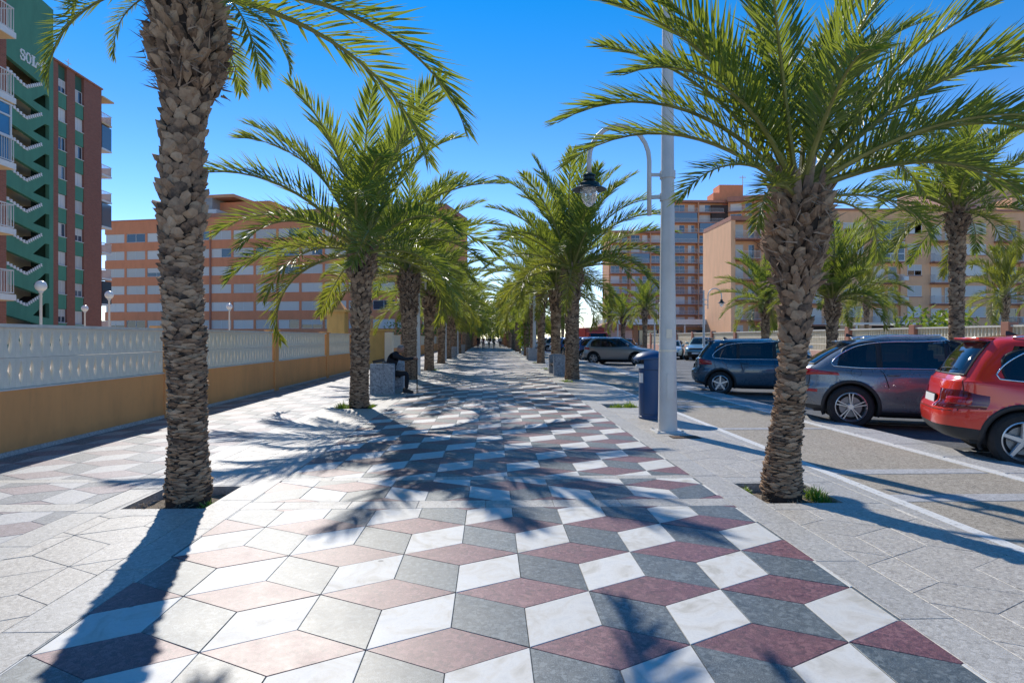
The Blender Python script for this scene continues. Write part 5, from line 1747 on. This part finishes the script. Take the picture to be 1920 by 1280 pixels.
def make_car(name, label, group, loc, heading, paint, L=4.49, W=.92, H=1.67, rows=None, wheels=(.88, 3.56), wr=.355, arch=.42, cladding=True, rim=(5,'double'), rails=True, tail='bar', detail=True,
             glass_rear=True, plate=True, win=((.62, 1.30), (1.36, 2.28), (2.34, 3.16)), sill_t=1.7, lower='car_black', chrome=True):
    t = thing(name, label, 'car', loc, heading, group)
    B = Body(scale_rows(rows or SUV, L, W, H), 5 if detail else 3)
    kx = L/4.49
    NS = 56 if detail else 30
    qs = [i/8 for i in range(8)] + [1 + i/NS for i in range(NS)] + [2 + i/8 for i in range(9)]
    nq = len(qs); nr = B.n
    vs = []; idx = {}
    for j in range(nr):
        tt = j/B.sub
        for k, q in enumerate(qs):
            p = B.S(q, tt); vs.append(p.copy())
    NV = nr*nq
    vs += [Vector((p.x, -p.y, p.z)) for p in vs]
    wheel_x = [w*kx for w in wheels]
    R_ = arch
    def inarch(p): 
        return any((p.x-wx)**2 + (p.z-wr)**2 < R_*R_ for wx in wheel_x) and abs(p.y) > W*.5
    for i, p in enumerate(vs):       # snap vertices onto the arch circle
        if abs(p.y) > W*.5:
            for wx in wheel_x:
                d = math.hypot(p.x-wx, p.z-wr)
                if abs(d-R_) < .045 and p.z > .15:
                    s_ = R_/d; p.x = wx+(p.x-wx)*s_; p.z = wr+(p.z-wr)*s_
    wins = []
    TB, TT = 8.15, 10.0       # belt and roof edge of the side glass in row units
    for (a, b) in win:
        wins.append((a*kx, b*kx))
    fs = []; ms = []
    def in_glass(q, tt):
        if 8.25 < tt < 9.9 and 1 < q < 2:
            x = B.S(q, tt).x
            f = (tt-TB)/(TT-TB)
            lo = wins[0][0] + .10*f + .10; hi = wins[-1][1] - .62*f*kx - .10
            if lo < x < hi: return True
        if 8.3 < tt < 9.9 and (q < .80 or q > 2.16): return True
        return False
    for j in range(nr-1):
        for k in range(nq-1):
            c = [(j, k), (j, k+1), (j+1, k+1), (j+1, k)]
            pts = [vs[a*nq+b_] for a, b_ in c]
            if sum(1 for p in pts if any((p.x-wx)**2 + (p.z-wr)**2 < (R_-.004)**2 for wx in wheel_x) and abs(p.y) > W*.5) >= 1 and not all(not inarch(p) for p in pts):
                cen = sum(pts, Vector())/4
                if inarch(cen): continue
            tc = (j+.5)/B.sub; qc = (qs[k]+qs[k+1])/2
            if all(in_glass(qs[b_], a/B.sub) for a, b_ in c): continue
            m = 1 if tc < sill_t else 0
            f = [a*nq+b_ for a, b_ in c]
            fs.append(tuple(f)); ms.append(m)
            fs.append(tuple(NV+i for i in reversed(f))); ms.append(m)
    mb = MB(); mb.v = [tuple(p) for p in vs]; mb.f = fs; mb.m = ms
    # floor
    bot = [B.S(q, 0) for q in qs]; mb.add([(p.x, p.y, p.z) for p in bot] + [(p.x, -p.y, p.z) for p in bot], [(k, k+1, nq+k+1, nq+k) for k in range(nq-1)], 1)
    me = mb.mesh('body', [paint, M['car_black'] if lower == 'car_black' else M[lower]])
    bm = bmesh.new(); bm.from_mesh(me); bmesh.ops.remove_doubles(bm, verts=bm.verts, dist=.0015); bmesh.ops.recalc_face_normals(bm, faces=bm.faces); bm.to_mesh(me); bm.free()
    me.polygons.foreach_set('use_smooth', [True]*len(me.polygons))
    inst('body', me, t)
    # interior
    mb = MB(); mb.box(.35*kx, 3.9*kx, -W*.78, W*.78, .28, .42); mb.box(3.0*kx, 3.5*kx, -W*.72, W*.72, .42, .98*H/1.67); mb.box(.22*kx, .9*kx, -W*.72, W*.72, .42, .9)
    mb.build('interior', M['seat'], t)
    for (x, y) in ((1.15,-.36),(1.15,.36),(1.15,0),(2.2,-.38),(2.2,.38)):
        mb = MB(); x *= kx
        mb.obox((x, y, .95), (.07,0,.02), (0,.22,0), (-.06,0,.28)); mb.obox((x-.08, y, 1.31), (.05,0,0), (0,.12,0), (0,0,.09)); mb.obox((x+.27, y, .62), (.26,0,0), (0,.23,0), (0,0,.08))
        mb.build('seat', M['seat'], t)
    # glass
    for sgn in (-1, 1):
        for wi, (x0, x1) in enumerate(wins):
            first = wi == 0; last_ = wi == len(wins)-1
            def q0(v, x0=x0, first=first):
                tt = TB + (TT-TB)*v; return B.qx(x0 + (.34*v**1.6 if first else 0)*kx, tt)
            def q1(v, x1=x1, last_=last_):
                tt = TB + (TT-TB)*v; return B.qx(x1 - (.60*v if last_ else 0)*kx, tt)
            def tl(u, first=first): return TB + (.75*(1-min(1, u/.22))**2 if first else 0)
            def tu(u, first=first, last_=last_): return TT - (.55*max(0, (u-.55)/.45)**2 if last_ else 0) - (.30*(1-min(1,u/.5))**2 if first else 0)
            vs_, fs_, bd = patch(B, q0, q1, tl, tu, sgn, 14, 6, .003)
            m = MB(); m.add(vs_, fs_); o = m.build('side_window', M['car_glass_dark' if wi < 2 else 'car_glass'], t, smooth=True)
            m = MB(); m.tube(bd + [bd[0], bd[1]], .014, 5, caps=False); m.build('window_seal', M['car_black'], o)
        if chrome and detail:
            line = []
            for k in range(30):
                x = wins[0][0]+.03 + (wins[-1][1]-wins[0][0])*k/29; line.append(B.S(sgn*B.qx(x, TB), TB) + B.normal(sgn*B.qx(x, TB), TB)*.008)
            up = []
            for k in range(30):
                f = k/29; x = wins[0][0]+.42*kx + (wins[-1][1]-.60*kx-wins[0][0]-.42*kx)*f; tt = TT - .30*(1-min(1, f*2.5))**2 - .1*max(0, f-.8)
                up.append(B.S(sgn*B.qx(x, tt), tt) + B.normal(sgn*B.qx(x, tt), tt)*.008)
            rc = []
            for k in range(1, 8):
                v = k/8; tt = TB+.0 + (TT-.30-TB)*v; x = wins[0][0] + (.42*v**1.5 - .02)*kx; rc.append(B.S(sgn*B.qx(x, tt), tt) + B.normal(sgn*B.qx(x, tt), tt)*.008)
            m = MB(); m.tube(list(reversed(line)) + rc + up, .011, 6); m.build('window_trim', M['chrome'], t, smooth=True)
        # b pillars
        for (xa, xb) in zip([w_[1] for w_ in wins[:-1]], [w_[0] for w_ in wins[1:]]):
            vs_, fs_, bd = patch(B, lambda v: B.qx(xa-.015, TB+(TT-TB)*v), lambda v: B.qx(xb+.015, TB+(TT-TB)*v), TB, TT, sgn, 2, 4, .006)
            m = MB(); m.add(vs_, fs_); m.build('pillar', M['car_black'], t)
    for (qa, tb, tt_, nm) in ((.80, 8.2, 9.95, 'rear_window'), (None, 8.2, 9.95, 'windscreen')):
        vs_ = []; fs_ = []; nU = 20; nV = 6; bd = []
        for j in range(nV+1):
            tt = tb + (tt_-tb)*j/nV
            for i in range(nU+1):
                uu = -1 + 2*i/nU
                q = (uu*.84) if nm == 'rear_window' else (3-abs(uu)*.84)*(1 if uu >= 0 else -1)
                p = B.S(q, tt); nn = Vector((-.8,0,.35)) if nm == 'rear_window' else Vector((.6,0,.7))
                vs_.append(p + nn*.006)
        for j in range(nV):
            for i in range(nU): fs_.append((j*(nU+1)+i, j*(nU+1)+i+1, (j+1)*(nU+1)+i+1, (j+1)*(nU+1)+i))
        m = MB(); m.add(vs_, fs_); o = m.build(nm, M['car_glass_dark' if nm == 'rear_window' else 'car_glass'], t, smooth=True)
        bd = [vs_[i] for i in range(nU+1)] + [vs_[j*(nU+1)+nU] for j in range(1, nV+1)] + [vs_[nV*(nU+1)+i] for i in range(nU-1, -1, -1)] + [vs_[j*(nU+1)] for j in range(nV-1, -1, -1)]
        m = MB(); m.tube(bd, .015, 5, caps=False); m.build('window_seal', M['car_black'], o)
    # arches, liners and wheels
    for wx in wheel_x:
        for sgn in (-1, 1):
            m = MB(); N = 26; vs_ = []
            for k in range(N+1):
                a = R(-22) + R(224)*k/N
                for rr_, dy, back in ((R_-.012, .010, 0), (R_+.030, .014, 0), (R_+.048, .004, 0), (R_-.012, -.07, 1)):
                    x = wx + rr_*math.cos(a); z = wr + rr_*math.sin(a)
                    y = B.side_y(x, max(.24, min(z, .95*H/1.67))) if not back else B.side_y(x, max(.24, min(z, .95*H/1.67)))
                    vs_.append(Vector((x, sgn*(y+dy), max(z, .20))))
            fs_ = []
            for k in range(N):
                for (a_, b_) in ((3,0),(0,1),(1,2)):
                    fs_.append((k*4+a_, k*4+b_, (k+1)*4+b_, (k+1)*4+a_))
            m.add(vs_, fs_); m.build('wheel_arch', M['car_black'] if cladding else paint, t, smooth=True)
            m = MB(); vs_ = []
            for k in range(N+1):
                a = R(-15) + R(210)*k/N
                x = wx+(R_+.01)*math.cos(a); z = wr+(R_+.01)*math.sin(a)
                vs_.append((x, sgn*(B.side_y(x, max(.24,min(z,.95)))-.01), z)); vs_.append((x, sgn*(W-.42), z))
            fs_ = [(2*k, 2*k+1, 2*k+3, 2*k+2) for k in range(N)] + [tuple(2*k+1 for k in range(N+1))]
            m.add(vs_, fs_); m.build('wheel_liner', M['black'], t)
            make_wheel(wr, .235, rim[0], rim[1], t, (wx, sgn*(W-.145), wr), sgn)
    # lamps
    def lamp(q0, q1, t0, t1, sgn, mat, nm='tail_light', th=.016, nq_=12, nt_=5):
        vs_, fs_, bd = patch(B, q0, q1, t0, t1, sgn, nq_, nt_, .002, thick=th)
        m = MB(); m.add(vs_, fs_); return m.build(nm, M[mat], t, smooth=True)
    for sgn in (-1, 1):
        if tail == 'bar':
            lamp(.38, 1.065, lambda u: 4.0 + .5*max(0,u-.75), lambda u: 5.85 - 1.0*max(0, u-.7), sgn, 'tail_dark', th=.02)
            lamp(.60, 1.0, 4.5, 5.5, sgn, 'tail', th=.034)
        elif tail == 'round':
            lamp(.55, 1.13, lambda u: 5.55 + .35*u, lambda u: 7.05 - .9*max(0, u-.3), sgn, 'tail', th=.02)
            lamp(.75, 1.03, 3.2, 3.7, sgn, 'tail', 'reflector', th=.006)
        else:
            lamp(.80, 1.09, lambda u: 5.6, lambda u: 7.1 - .5*u, sgn, 'tail')
        lamp(1.93, 2.55, lambda u: 5.9-.5*max(0,u-.4), lambda u: 6.55, sgn, 'head', 'headlight', th=.010)
    # front grille and plates
    vs_ = []; fs_ = []
    m = MB()
    for sg in (-1, 1):
        v_, f_, _ = patch(B, 2.50, 3.0, 4.6, 6.1, sg, 6, 3, .006); m.add(v_, f_)
        v_, f_, _ = patch(B, 2.35, 3.0, 1.6, 3.3, sg, 6, 3, .006); m.add(v_, f_)
    m.build('grille', M['car_black'], t)
    if plate:
        p = B.S(0, 5.05) if tail == 'bar' else B.S(0, 5.2)
        m = MB(); m.obox((p.x-.018, 0, p.z), (.008,0,0), (0,.27,0), (.006,0,.062)); o = m.build('number_plate', M['black'], t)
        m = MB(); m.obox((p.x-.028, 0, p.z), (.004,0,0), (0,.255,0), (.005,0,.050)); m.build('plate_face', M['plate'], o)
        p = B.S(3, 2.6); m = MB(); m.obox((p.x+.02, 0, p.z), (.012,0,0), (0,.26,0), (0,0,.055)); m.build('number_plate', M['plate'], t)
    # seams, handles, mirrors, rails, spoiler, antenna
    if detail:
        m = MB()
        for sgn in (-1, 1):
            for (x, ta, tb_) in ((1.62 if False else win[1][0]-.02, 2.2, 8.0), (win[2][0]-.03, 1.4, 8.0), (win[2][1]+.12, 1.6, 7.4)):
                x *= kx
                xs_ = lambda v: x + (.0 if x > 1.6*kx else .30*kx*max(0, .35-v)/.35*-1*0)
                if x < 1.8*kx:   # rear door edge curves over the wheel arch
                    lo = 4.4
                    v_, f_, _ = patch(B, lambda v: B.qx(x + .12*(1-v), lo+(tb_-lo)*v)-.0018, lambda v: B.qx(x + .12*(1-v), lo+(tb_-lo)*v)+.0018, lo, tb_, sgn, 1, 10, .003)
                else:
                    v_, f_, _ = patch(B, lambda v: B.qx(x, ta+(tb_-ta)*v)-.0018, lambda v: B.qx(x, ta+(tb_-ta)*v)+.0018, ta, tb_, sgn, 1, 12, .003)
                m.add(v_, f_)
            v_, f_, _ = patch(B, 1.235, 1.70, 1.72, 1.76, sgn, 20, 1, .004); m.add(v_, f_)
        for sg in (-1, 1):
            v_, f_, _ = patch(B, 0, .80, 3.62, 3.70, sg, 8, 1, .003); m.add(v_, f_)
            v_, f_, _ = patch(B, lambda v: .86-.0, lambda v: .872, 3.7, 8.2, sg, 1, 8, .003); m.add(v_, f_)
        m.build('seams', M['black'], t)
        # creases
        for sgn in (-1, 1):
            v_, f_, _ = patch(B, 1.03, 1.93, 6.62, 6.72, sgn, 26, 2, .001, thick=.006); mm = MB(); mm.add(v_, f_); mm.build('crease', paint, t, smooth=True)
        for sgn in (-1, 1):
            for x in (win[1][0]+.16, win[2][0]+.14):
                p = B.S(sgn*B.qx(x*kx, 6.35), 6.35)
                mm = MB(); pts = [p+Vector((-.10, sgn*.004, 0)), p+Vector((-.07, sgn*.032, .004)), p+Vector((.07, sgn*.032, .006)), p+Vector((.10, sgn*.004, .004))]
                mm.tube(pts, [.012,.014,.014,.012], 8); mm.build('door_handle', paint, t, smooth=True)
        p = B.S(-B.qx(.42*kx, 6.9), 6.9); 
        mm = MB(); cpts = []
        for k in range(21):
            a = 2*math.pi*k/20; x = .98*kx + .085*math.cos(a); z = .99*H/1.67 + .075*math.sin(a)
            cpts.append(Vector((x, -(B.side_y(x, z)+.002), z)))
        mm.tube(cpts, .003, 4, caps=False); mm.build('fuel_flap', M['black'], t)
        mm = MB(); mm.tube([B.S(.10, 8.25)+Vector((-.02,0,.0)), B.S(.05, 8.35)+Vector((-.03,0,.02)), B.S(-.55, 8.45)+Vector((-.022,0,.02))], [.014,.009,.006], 6); mm.build('rear_wiper', M['car_black'], t)
    for sgn in (-1, 1):
        p = B.S(sgn*B.qx((win[-1][1]-.10)*kx, 8.3), 8.3)
        mm = MB(); mm.lathe([(.001,-.10),(.06,-.09),(.085,-.04),(.085,.04),(.06,.085),(.001,.10)], 10, axis='y'); 
        for i, v in enumerate(mm.v): mm.v[i] = (v[0]*.75+p.x, v[1]*1.15+p.y+sgn*.14, v[2]*.85+p.z+.05)
        mm.tube([p-Vector((0,sgn*.01,0)), p+Vector((0,sgn*.08,.02))], .022, 6)
        mm.build('mirror', paint, t, smooth=True)
    mm = MB()
    N = 16; vs_ = []
    for k in range(N+1):
        q = -.86 + 1.72*k/N
        a = B.S(q, 10.6); b_ = B.S(q, 9.95)
        e = b_ + Vector((-.13, 0, .035))
        vs_ += [a+Vector((0,0,.004)), e+Vector((0,0,.022)), e+Vector((.005,0,-.008)), b_+Vector((.0,0,.0))]
    fs_ = []
    for k in range(N):
        for i in range(3): fs_.append((k*4+i, k*4+i+1, (k+1)*4+i+1, (k+1)*4+i))
    fs_ += [(0,1,2,3), tuple(N*4+i for i in (3,2,1,0))]
    mm.add(vs_, fs_); mm.build('spoiler', paint, t, smooth=True)
    if rails:
        for sgn in (-1, 1):
            pts = []
            for k in range(11):
                x = (.85 + 1.75*k/10)*kx; tt = 10.75; q = B.qx(x, tt); p = B.S(sgn*q, tt); pts.append(p + Vector((0, 0, .015 + .028*math.sin(math.pi*k/10)**.4)))
            mm = MB(); mm.tube(pts, .014, 6); mm.build('roof_rail', M['chrome'] if chrome else M['car_black'], t, smooth=True)
    mm = MB(); p = B.S(0, 12.4); x0 = .98*kx; z0 = B.S(0.0, 12.0).z-.005
    mm.add([(x0+.10,-.014,z0),(x0+.10,.014,z0),(x0-.05,.012,z0),(x0-.05,-.012,z0),(x0-.05,0,z0+.062),(x0-.02,0,z0+.062)], [(0,1,5),(1,2,4,5),(2,3,4),(3,0,5,4)]); mm.build('roof_antenna', M['car_black'], t)
    return t, B

SUV2 = [list(r) for r in SUV]
for i, (x, z) in {7:(.17,1.05), 8:(.22,1.09), 9:(.52,1.31), 10:(.86,1.50), 11:(1.02,1.565), 12:(1.30,1.625), 13:(1.7,1.66)}.items():
    SUV2[i][0] = x; SUV2[i][1] = z
SUV2[10][3] = 1.53; SUV2[10][5] = 1.55; SUV2[10][4] = 2.45
SUV2 = [tuple(r) for r in SUV2]
P = {}
P['bluegrey'] = car_paint('blue_grey_paint', (.19,.215,.24), .45, .28)
P['red'] = car_paint('bright_red_paint', (.80,.028,.010), .0, .30)
P['teal'] = car_paint('dark_teal_paint', (.012,.075,.13), .3, .28)
P['silver'] = car_paint('silver_paint', (.34,.32,.31), .6, .32)
P['white'] = car_paint('white_paint_car', (.72,.73,.73), .0, .3)
P['redish'] = car_paint('faded_red_paint', (.40,.05,.04), .1, .35)
P['pale'] = car_paint('pale_green_grey_paint', (.30,.42,.42), .4, .3)
P['blue'] = car_paint('blue_paint', (.015,.08,.24), .3, .3)
P['black'] = car_paint('black_car_paint', (.012,.013,.016), .2, .25)

def place_rear_wheel(wx, wy, phi, L, W, wheels):
    """thing origin so that the near rear wheel contact is at wx, wy; heading turned phi degrees towards -Y"""
    a = -R(phi); kx = L/4.49
    lx, ly = wheels[0]*kx, -(W-.06)
    return (wx - (lx*math.cos(a) - ly*math.sin(a)), wy - (lx*math.sin(a) + ly*math.cos(a)), ROADZ), a
GRP = 'cars parked nose-out from the promenade kerb'
loc, a = place_rear_wheel(6.52, 7.62, 24, 4.49, .92, (.88,3.56))
make_car('parked_car', 'bright red sport utility car at the right edge, tail end towards the promenade', GRP, loc, a, P['red'], wr=.355, arch=.405, sill_t=2.3, rim=(5,'thick'), tail='bar')
loc, a = place_rear_wheel(6.50, 11.25, 22, 4.80, .96, (.95,3.62))
BG = [r for r in scale_rows(SUV, 4.49, .92, 1.67)]
make_car('parked_car', 'blue-grey sport utility car with silver double-spoke wheels beside the red car', GRP, loc, a, P['bluegrey'], rows=SUV2, L=4.80, W=.96, H=1.69, wheels=(.90,3.62), wr=.385, arch=.435, rim=(5,'double'), tail='round')
loc, a = place_rear_wheel(6.50, 17.9, 20, 4.36, .90, (.85,3.52))
make_car('parked_car', 'dark teal crossover car half hidden behind the near right palm trunk', GRP, loc, a, P['teal'], L=4.36, W=.90, H=1.60, wheels=(.84,3.55), wr=.335, arch=.39, rim=(5,'thick'), tail='tall')
loc, a = place_rear_wheel(6.3, 39.2, 30, 4.45, .92, (.85,3.52))
make_car('silver_car', 'silver sport utility car crossing the bays between palm trunk and blue bin', None, loc, a, P['silver'], rim=(5,'thick'), tail='tall', detail=False)
far = [(6.4, 44.2, 28, 'blue', 'dark blue car just behind the silver car'), (6.4, 51.0, 28, 'black', 'black car seen between palm trunks of the right row'),
       (6.4, 55.6, 28, 'blue', 'blue hatchback seen left of the thick palm trunk'), (6.4, 63, 28, 'white', 'white car small between the right-row trunks'),
       (6.4, 71, 28, 'silver', 'grey car farther along the right kerb'), (6.4, 82, 28, 'white', 'farthest white car along the right kerb')]
for (x, y, ph, c, lab) in far:
    loc, a = place_rear_wheel(x, y, ph, 4.4, .90, (.85,3.5)); make_car('parked_car', lab, GRP, loc, a, P[c], rim=(5,'thick'), tail='tall', detail=False, rails=False)
G2 = 'cars facing us across the road'
for (x, y, ang, c, lab, H) in ((13.9, 63.5, -112, 'redish', 'red car facing us across the road left of the lamp post', 1.55), (14.9, 51.5, -110, 'white', 'white car facing us just right of the lamp post', 1.45),
                            (16.6, 48.8, -118, 'pale', 'pale greenish sport utility car facing us behind the dark teal car', 1.70), (15.9, 33.5, -115, 'white', 'white-roofed car glimpsed between palm trunk and blue-grey car', 1.62),
                            (14.5, 72.5, -112, 'black', 'dark car facing us farther away across the road', 1.5)):
    make_car('parked_car', lab, G2, (x, y, ROADZ), R(ang), P[c], H=H, rim=(5,'thick'), tail='tall', detail=False, rails=False)
# red delivery van beyond the silver car
M['van_red'] = simple('van_red', (.42,.03,.03), .4, 0, .08, 1)
t = thing('delivery_van', 'square red delivery van parked beyond the silver car', 'van', (10.2, 62, ROADZ), R(-80))
mb = MB(); mb.bev(-4.2, 0, -.98, .98, .5, 2.62, .08); mb.build('cargo_box', M['van_red'], t)
mb = MB(); mb.prism([(0,.35),(1.5,.35),(1.6,.9),(1.25,1.35),(.75,2.1),(0,2.2)], -.95, .95, axis='y'); mb.build('cab', M['van_red'], t)
mb = MB(); mb.add([(1.262,-.82,1.36),(1.262,.82,1.36),(.79,.78,2.05),(.79,-.78,2.05)], [(0,1,2,3)]); mb.build('windscreen', M['car_glass_dark'], t)
mb = MB(); mb.box(1.55, 1.63, -.8, .8, .5, .7); mb.build('bumper', M['car_black'], t)
for x in (.8, -3.2):
    for s in (-1, 1): make_wheel(.34, .22, 5, 'thick', t, (x, s*.86, .34), s)

# ------------------------------------------------------------------ people
def skin_body(name, joints, edges, mats, parent, sub=2):
    """joints: name -> (pos, radius or (rx, ry)); first joint is the root"""
    names = list(joints); me = bpy.data.meshes.new(name)
    me.from_pydata([joints[n][0] for n in names], [(names.index(a), names.index(b)) for a, b in edges], [])
    o = bpy.data.objects.new(name, me); link(o, parent)
    o.modifiers.new('skin', 'SKIN'); 
    me.skin_vertices.new() if not me.skin_vertices else None
    lay_ = me.skin_vertices[0].data
    for i, n in enumerate(names):
        r_ = joints[n][1]; lay_[i].radius = (r_, r_) if isinstance(r_, (int, float)) else r_
        lay_[i].use_root = (i == 0)
    md = o.modifiers.new('sub', 'SUBSURF'); md.levels = sub; md.render_levels = sub
    dg = bpy.context.evaluated_depsgraph_get(); dg.update()
    ev = bpy.data.meshes.new_from_object(o.evaluated_get(dg))
    o.modifiers.clear(); o.data = ev
    ev.materials.clear()
    for m in mats: ev.materials.append(m)
    ev.polygons.foreach_set('use_smooth', [True]*len(ev.polygons))
    return o
M['skin'] = simple('skin', (.42,.22,.15), .55, 0, .08, 12)
M['hair_grey'] = simple('grey_hair', (.22,.20,.19), .8, 0, .3, 30)
M['cloth_black'] = simple('black_cloth', (.016,.016,.020), .85, 0, .25, 6)
M['cloth_navy'] = simple('navy_trousers', (.020,.024,.036), .85, 0, .25, 6)
M['shoe'] = simple('dark_shoe', (.015,.013,.012), .5)
def head(parent, c, fwd, size=.115, hair='hair_grey', tilt=0.0):
    mb = MB(); f = Vector(fwd).normalized(); sd = Vector((-f.y, f.x, 0)).normalized(); up = sd.cross(f)*-1
    up = f.cross(sd)*1.0
    if up.z < 0: up = -up
    c = Vector(c); n = 14; m_ = 10; vs = []
    for j in range(m_+1):
        ph = math.pi*j/m_
        for i in range(n):
            a = 2*math.pi*i/n
            x = math.sin(ph)*math.cos(a); y = math.sin(ph)*math.sin(a); z = math.cos(ph)
            k = 1.0
            if z < 0: x *= 1 - .12*(-z); y *= 1-.30*(-z)
            p = Vector((x*.82, y*.66, z*1.0))
            if x > .55 and -.35 < z < .15 and abs(y) < .3: p.x += .16*(1-abs(y)/.3)*(1-abs(z+.1)/.3)   # nose
            if x > .4 and z > .05 and z < .3 and .15 < abs(y) < .5: p.x -= .05                              # eye sockets
            if x > .5 and z < -.6: p.x += .10                                                               # chin
            vs.append(c + (f*p.x + sd*p.y + up*p.z)*size)
    fs = [(j*n+i, (j+1)*n+i, (j+1)*n+(i+1) % n, j*n+(i+1) % n) for j in range(m_) for i in range(n)]
    mb.add(vs, fs); h = mb.build('head', M['skin'], parent, smooth=True)
    mb = MB()
    for s in (-1, 1):
        e = c + sd*s*.68*size - f*.05*size; mb.obox(e, sd*.012, f*.016, up*.028)
    mb.build('ear', M['skin'], h)
    mb = MB(); vs = []; ids = []
    for j in range(6):
        ph = math.pi*j/10
        for i in range(n):
            a = 2*math.pi*i/n; x = math.sin(ph)*math.cos(a); y = math.sin(ph)*math.sin(a); z = math.cos(ph)
            k = 1.06
            if x > .35 and j >= 3: k = .9
            vs.append(c + (f*x*.82 + sd*y*.68 + up*z)*size*k)
    mb.add(vs, [(j*n+i, (j+1)*n+i, (j+1)*n+(i+1) % n, j*n+(i+1) % n) for j in range(5) for i in range(n)]); mb.build('hair', M[hair], h, smooth=True)
    return h
# seated man leaning forward with both hands towards a cane
t = thing('person', 'man in black sitting on the granite bench and holding a cane out in front', 'person', (-2.82, 17.95, 0))
J = {'pelvis': ((.02, 0, .55), (.15,.17)), 'waist': ((.05, 0, .72), (.13,.16)), 'chest': ((.12, 0, .92), (.135,.18)), 'collar': ((.20, 0, 1.06), (.085,.12)), 'neck': ((.25, 0, 1.12), .055),
     'sl': ((.20, .17, 1.03), .068), 'el': ((.42, .20, .92), .05), 'wl': ((.68, .12, .94), .034),
     'sr': ((.20, -.17, 1.03), .068), 'er': ((.43, -.19, .93), .05), 'wr': ((.70, -.02, .96), .034),
     'hl': ((.08, .10, .52), .105), 'kl': ((.50, .13, .53), .075), 'al': ((.47, .13, .11), .045),
     'hr': ((.08, -.10, .52), .105), 'kr': ((.53, -.12, .54), .075), 'ar': ((.52, -.12, .11), .045)}
E_ = [('pelvis','waist'),('waist','chest'),('chest','collar'),('collar','neck'),('collar','sl'),('sl','el'),('el','wl'),('collar','sr'),('sr','er'),('er','wr'),('pelvis','hl'),('hl','kl'),('kl','al'),('pelvis','hr'),('hr','kr'),('kr','ar')]
skin_body('body', J, E_, [M['cloth_black']], t)
head(t, (.33, 0, 1.21), (.85, 0, -.5), .118)
for s, x in ((1, .47), (-1, .52)):
    mb = MB(); y = .13 if s > 0 else -.12
    mb.prism([(x-.09,0.0),(x+.17,0.0),(x+.19,.035),(x+.06,.085),(x-.02,.13),(x-.09,.11)], y-.045, y+.045, axis='y'); mb.build('shoe', M['shoe'], t)
def hand(parent, w, d, curl, up):
    w = Vector(w); d = Vector(d).normalized(); sd = d.cross(Vector(up)).normalized(); u2 = sd.cross(d)
    mb = MB()
    mb.tube([w, w+d*.04, w+d*.085], [.026,.038,.036], 8)
    for k, ln in enumerate((.070,.080,.075,.060)):
        b_ = w + d*.075 + sd*(-.028+.019*k)
        mb.tube([b_, b_+d*ln*.4-u2*.008, b_+d*ln*.55-u2*ln*.45*curl, b_+d*ln*.30-u2*ln*.75*curl], [.010,.0095,.009,.007], 6)
    b_ = w + d*.03 - sd*.034; mb.tube([b_, b_-sd*.02+d*.03-u2*.01, b_-sd*.008+d*.05-u2*.03], [.012,.010,.008], 6)
    return mb.build('hand', M['skin'], parent, smooth=True)
hand(t, (.68,.12,.94), (.75,-.25,0), 1, (0,0,1)); hand(t, (.70,-.02,.96), (.8,.05,0), 1, (0,0,1))
tt = thing('walking_cane', 'thin walking cane held upright by the seated man', 'cane', (-2.03, 17.95, 0))
mb = MB(); mb.tube([(0,0,.002),(0,0,.90),(-.02,0,.945),(-.06,0,.955),(-.10,0,.94)], .014, 8); mb.build('shaft', M['wood'], tt, smooth=True)
mb = MB(); mb.lathe([(.015,0),(.015,.04)], 8, cap=True); mb.build('ferrule', M['black'], tt)
# far walkers
WK = (('cloth_black','leftmost of the far walkers, dressed in black', -1.7, 92, 0), ('wine','far walker in a dark red top left of centre', -.1-.8, 86, 1), ('cloth_navy','far walker in navy next to the red top', .35-.5, 93, 0),
      ('khaki','far walker in a khaki top at the centre of the avenue', .55, 88, 1), ('pale_top','rightmost of the far walkers, in a pale top', 1.5, 96, 0))
M['wine'] = simple('wine_cloth', (.16,.03,.035), .85); M['khaki'] = simple('khaki_cloth', (.16,.15,.09), .85); M['pale_top'] = simple('pale_cloth', (.5,.5,.5), .85)
for (c, lab, x, y, ph) in WK:
    t = thing('person', lab, 'person', (x, y, 0), math.pi/2 if ph else -math.pi/2, 'people walking far down the avenue')
    s = .22
    J = {'pelvis': ((0,0,.95), (.13,.16)), 'chest': ((.02,0,1.28), (.12,.18)), 'neck': ((.03,0,1.50), .055), 'sl': ((.01,.19,1.42), .055), 'el': ((-.06,.23,1.14), .042), 'wl': ((.04,.24,.90), .03),
         'sr': ((.01,-.19,1.42), .055), 'er': ((.06,-.23,1.15), .042), 'wr': ((.18,-.22,.95), .03)}
    skin_body('top', J, [('pelvis','chest'),('chest','neck'),('chest','sl'),('sl','el'),('el','wl'),('chest','sr'),('sr','er'),('er','wr')], [M[c]], t, 1)
    J = {'p': ((0,0,.95), (.13,.15)), 'hl': ((0,.09,.86), .095), 'kl': ((s*.6,.09,.48), .065), 'al': ((s*.8,.09,.09), .045), 'fl': ((s*.8+.14,.09,.045), .035), 'hr': ((0,-.09,.86), .095), 'kr': ((-s*.2,-.09,.49), .065), 'ar': ((-s*1.3,-.09,.12), .045), 'fr': ((-s*1.3+.14,-.09,.045), .035)}
    skin_body('legs', J, [('p','hl'),('hl','kl'),('kl','al'),('al','fl'),('p','hr'),('hr','kr'),('kr','ar'),('ar','fr')], [M['cloth_navy']], t, 1)
    head(t, (.04,0,1.63), (1,0,0), .115, 'hair_grey')
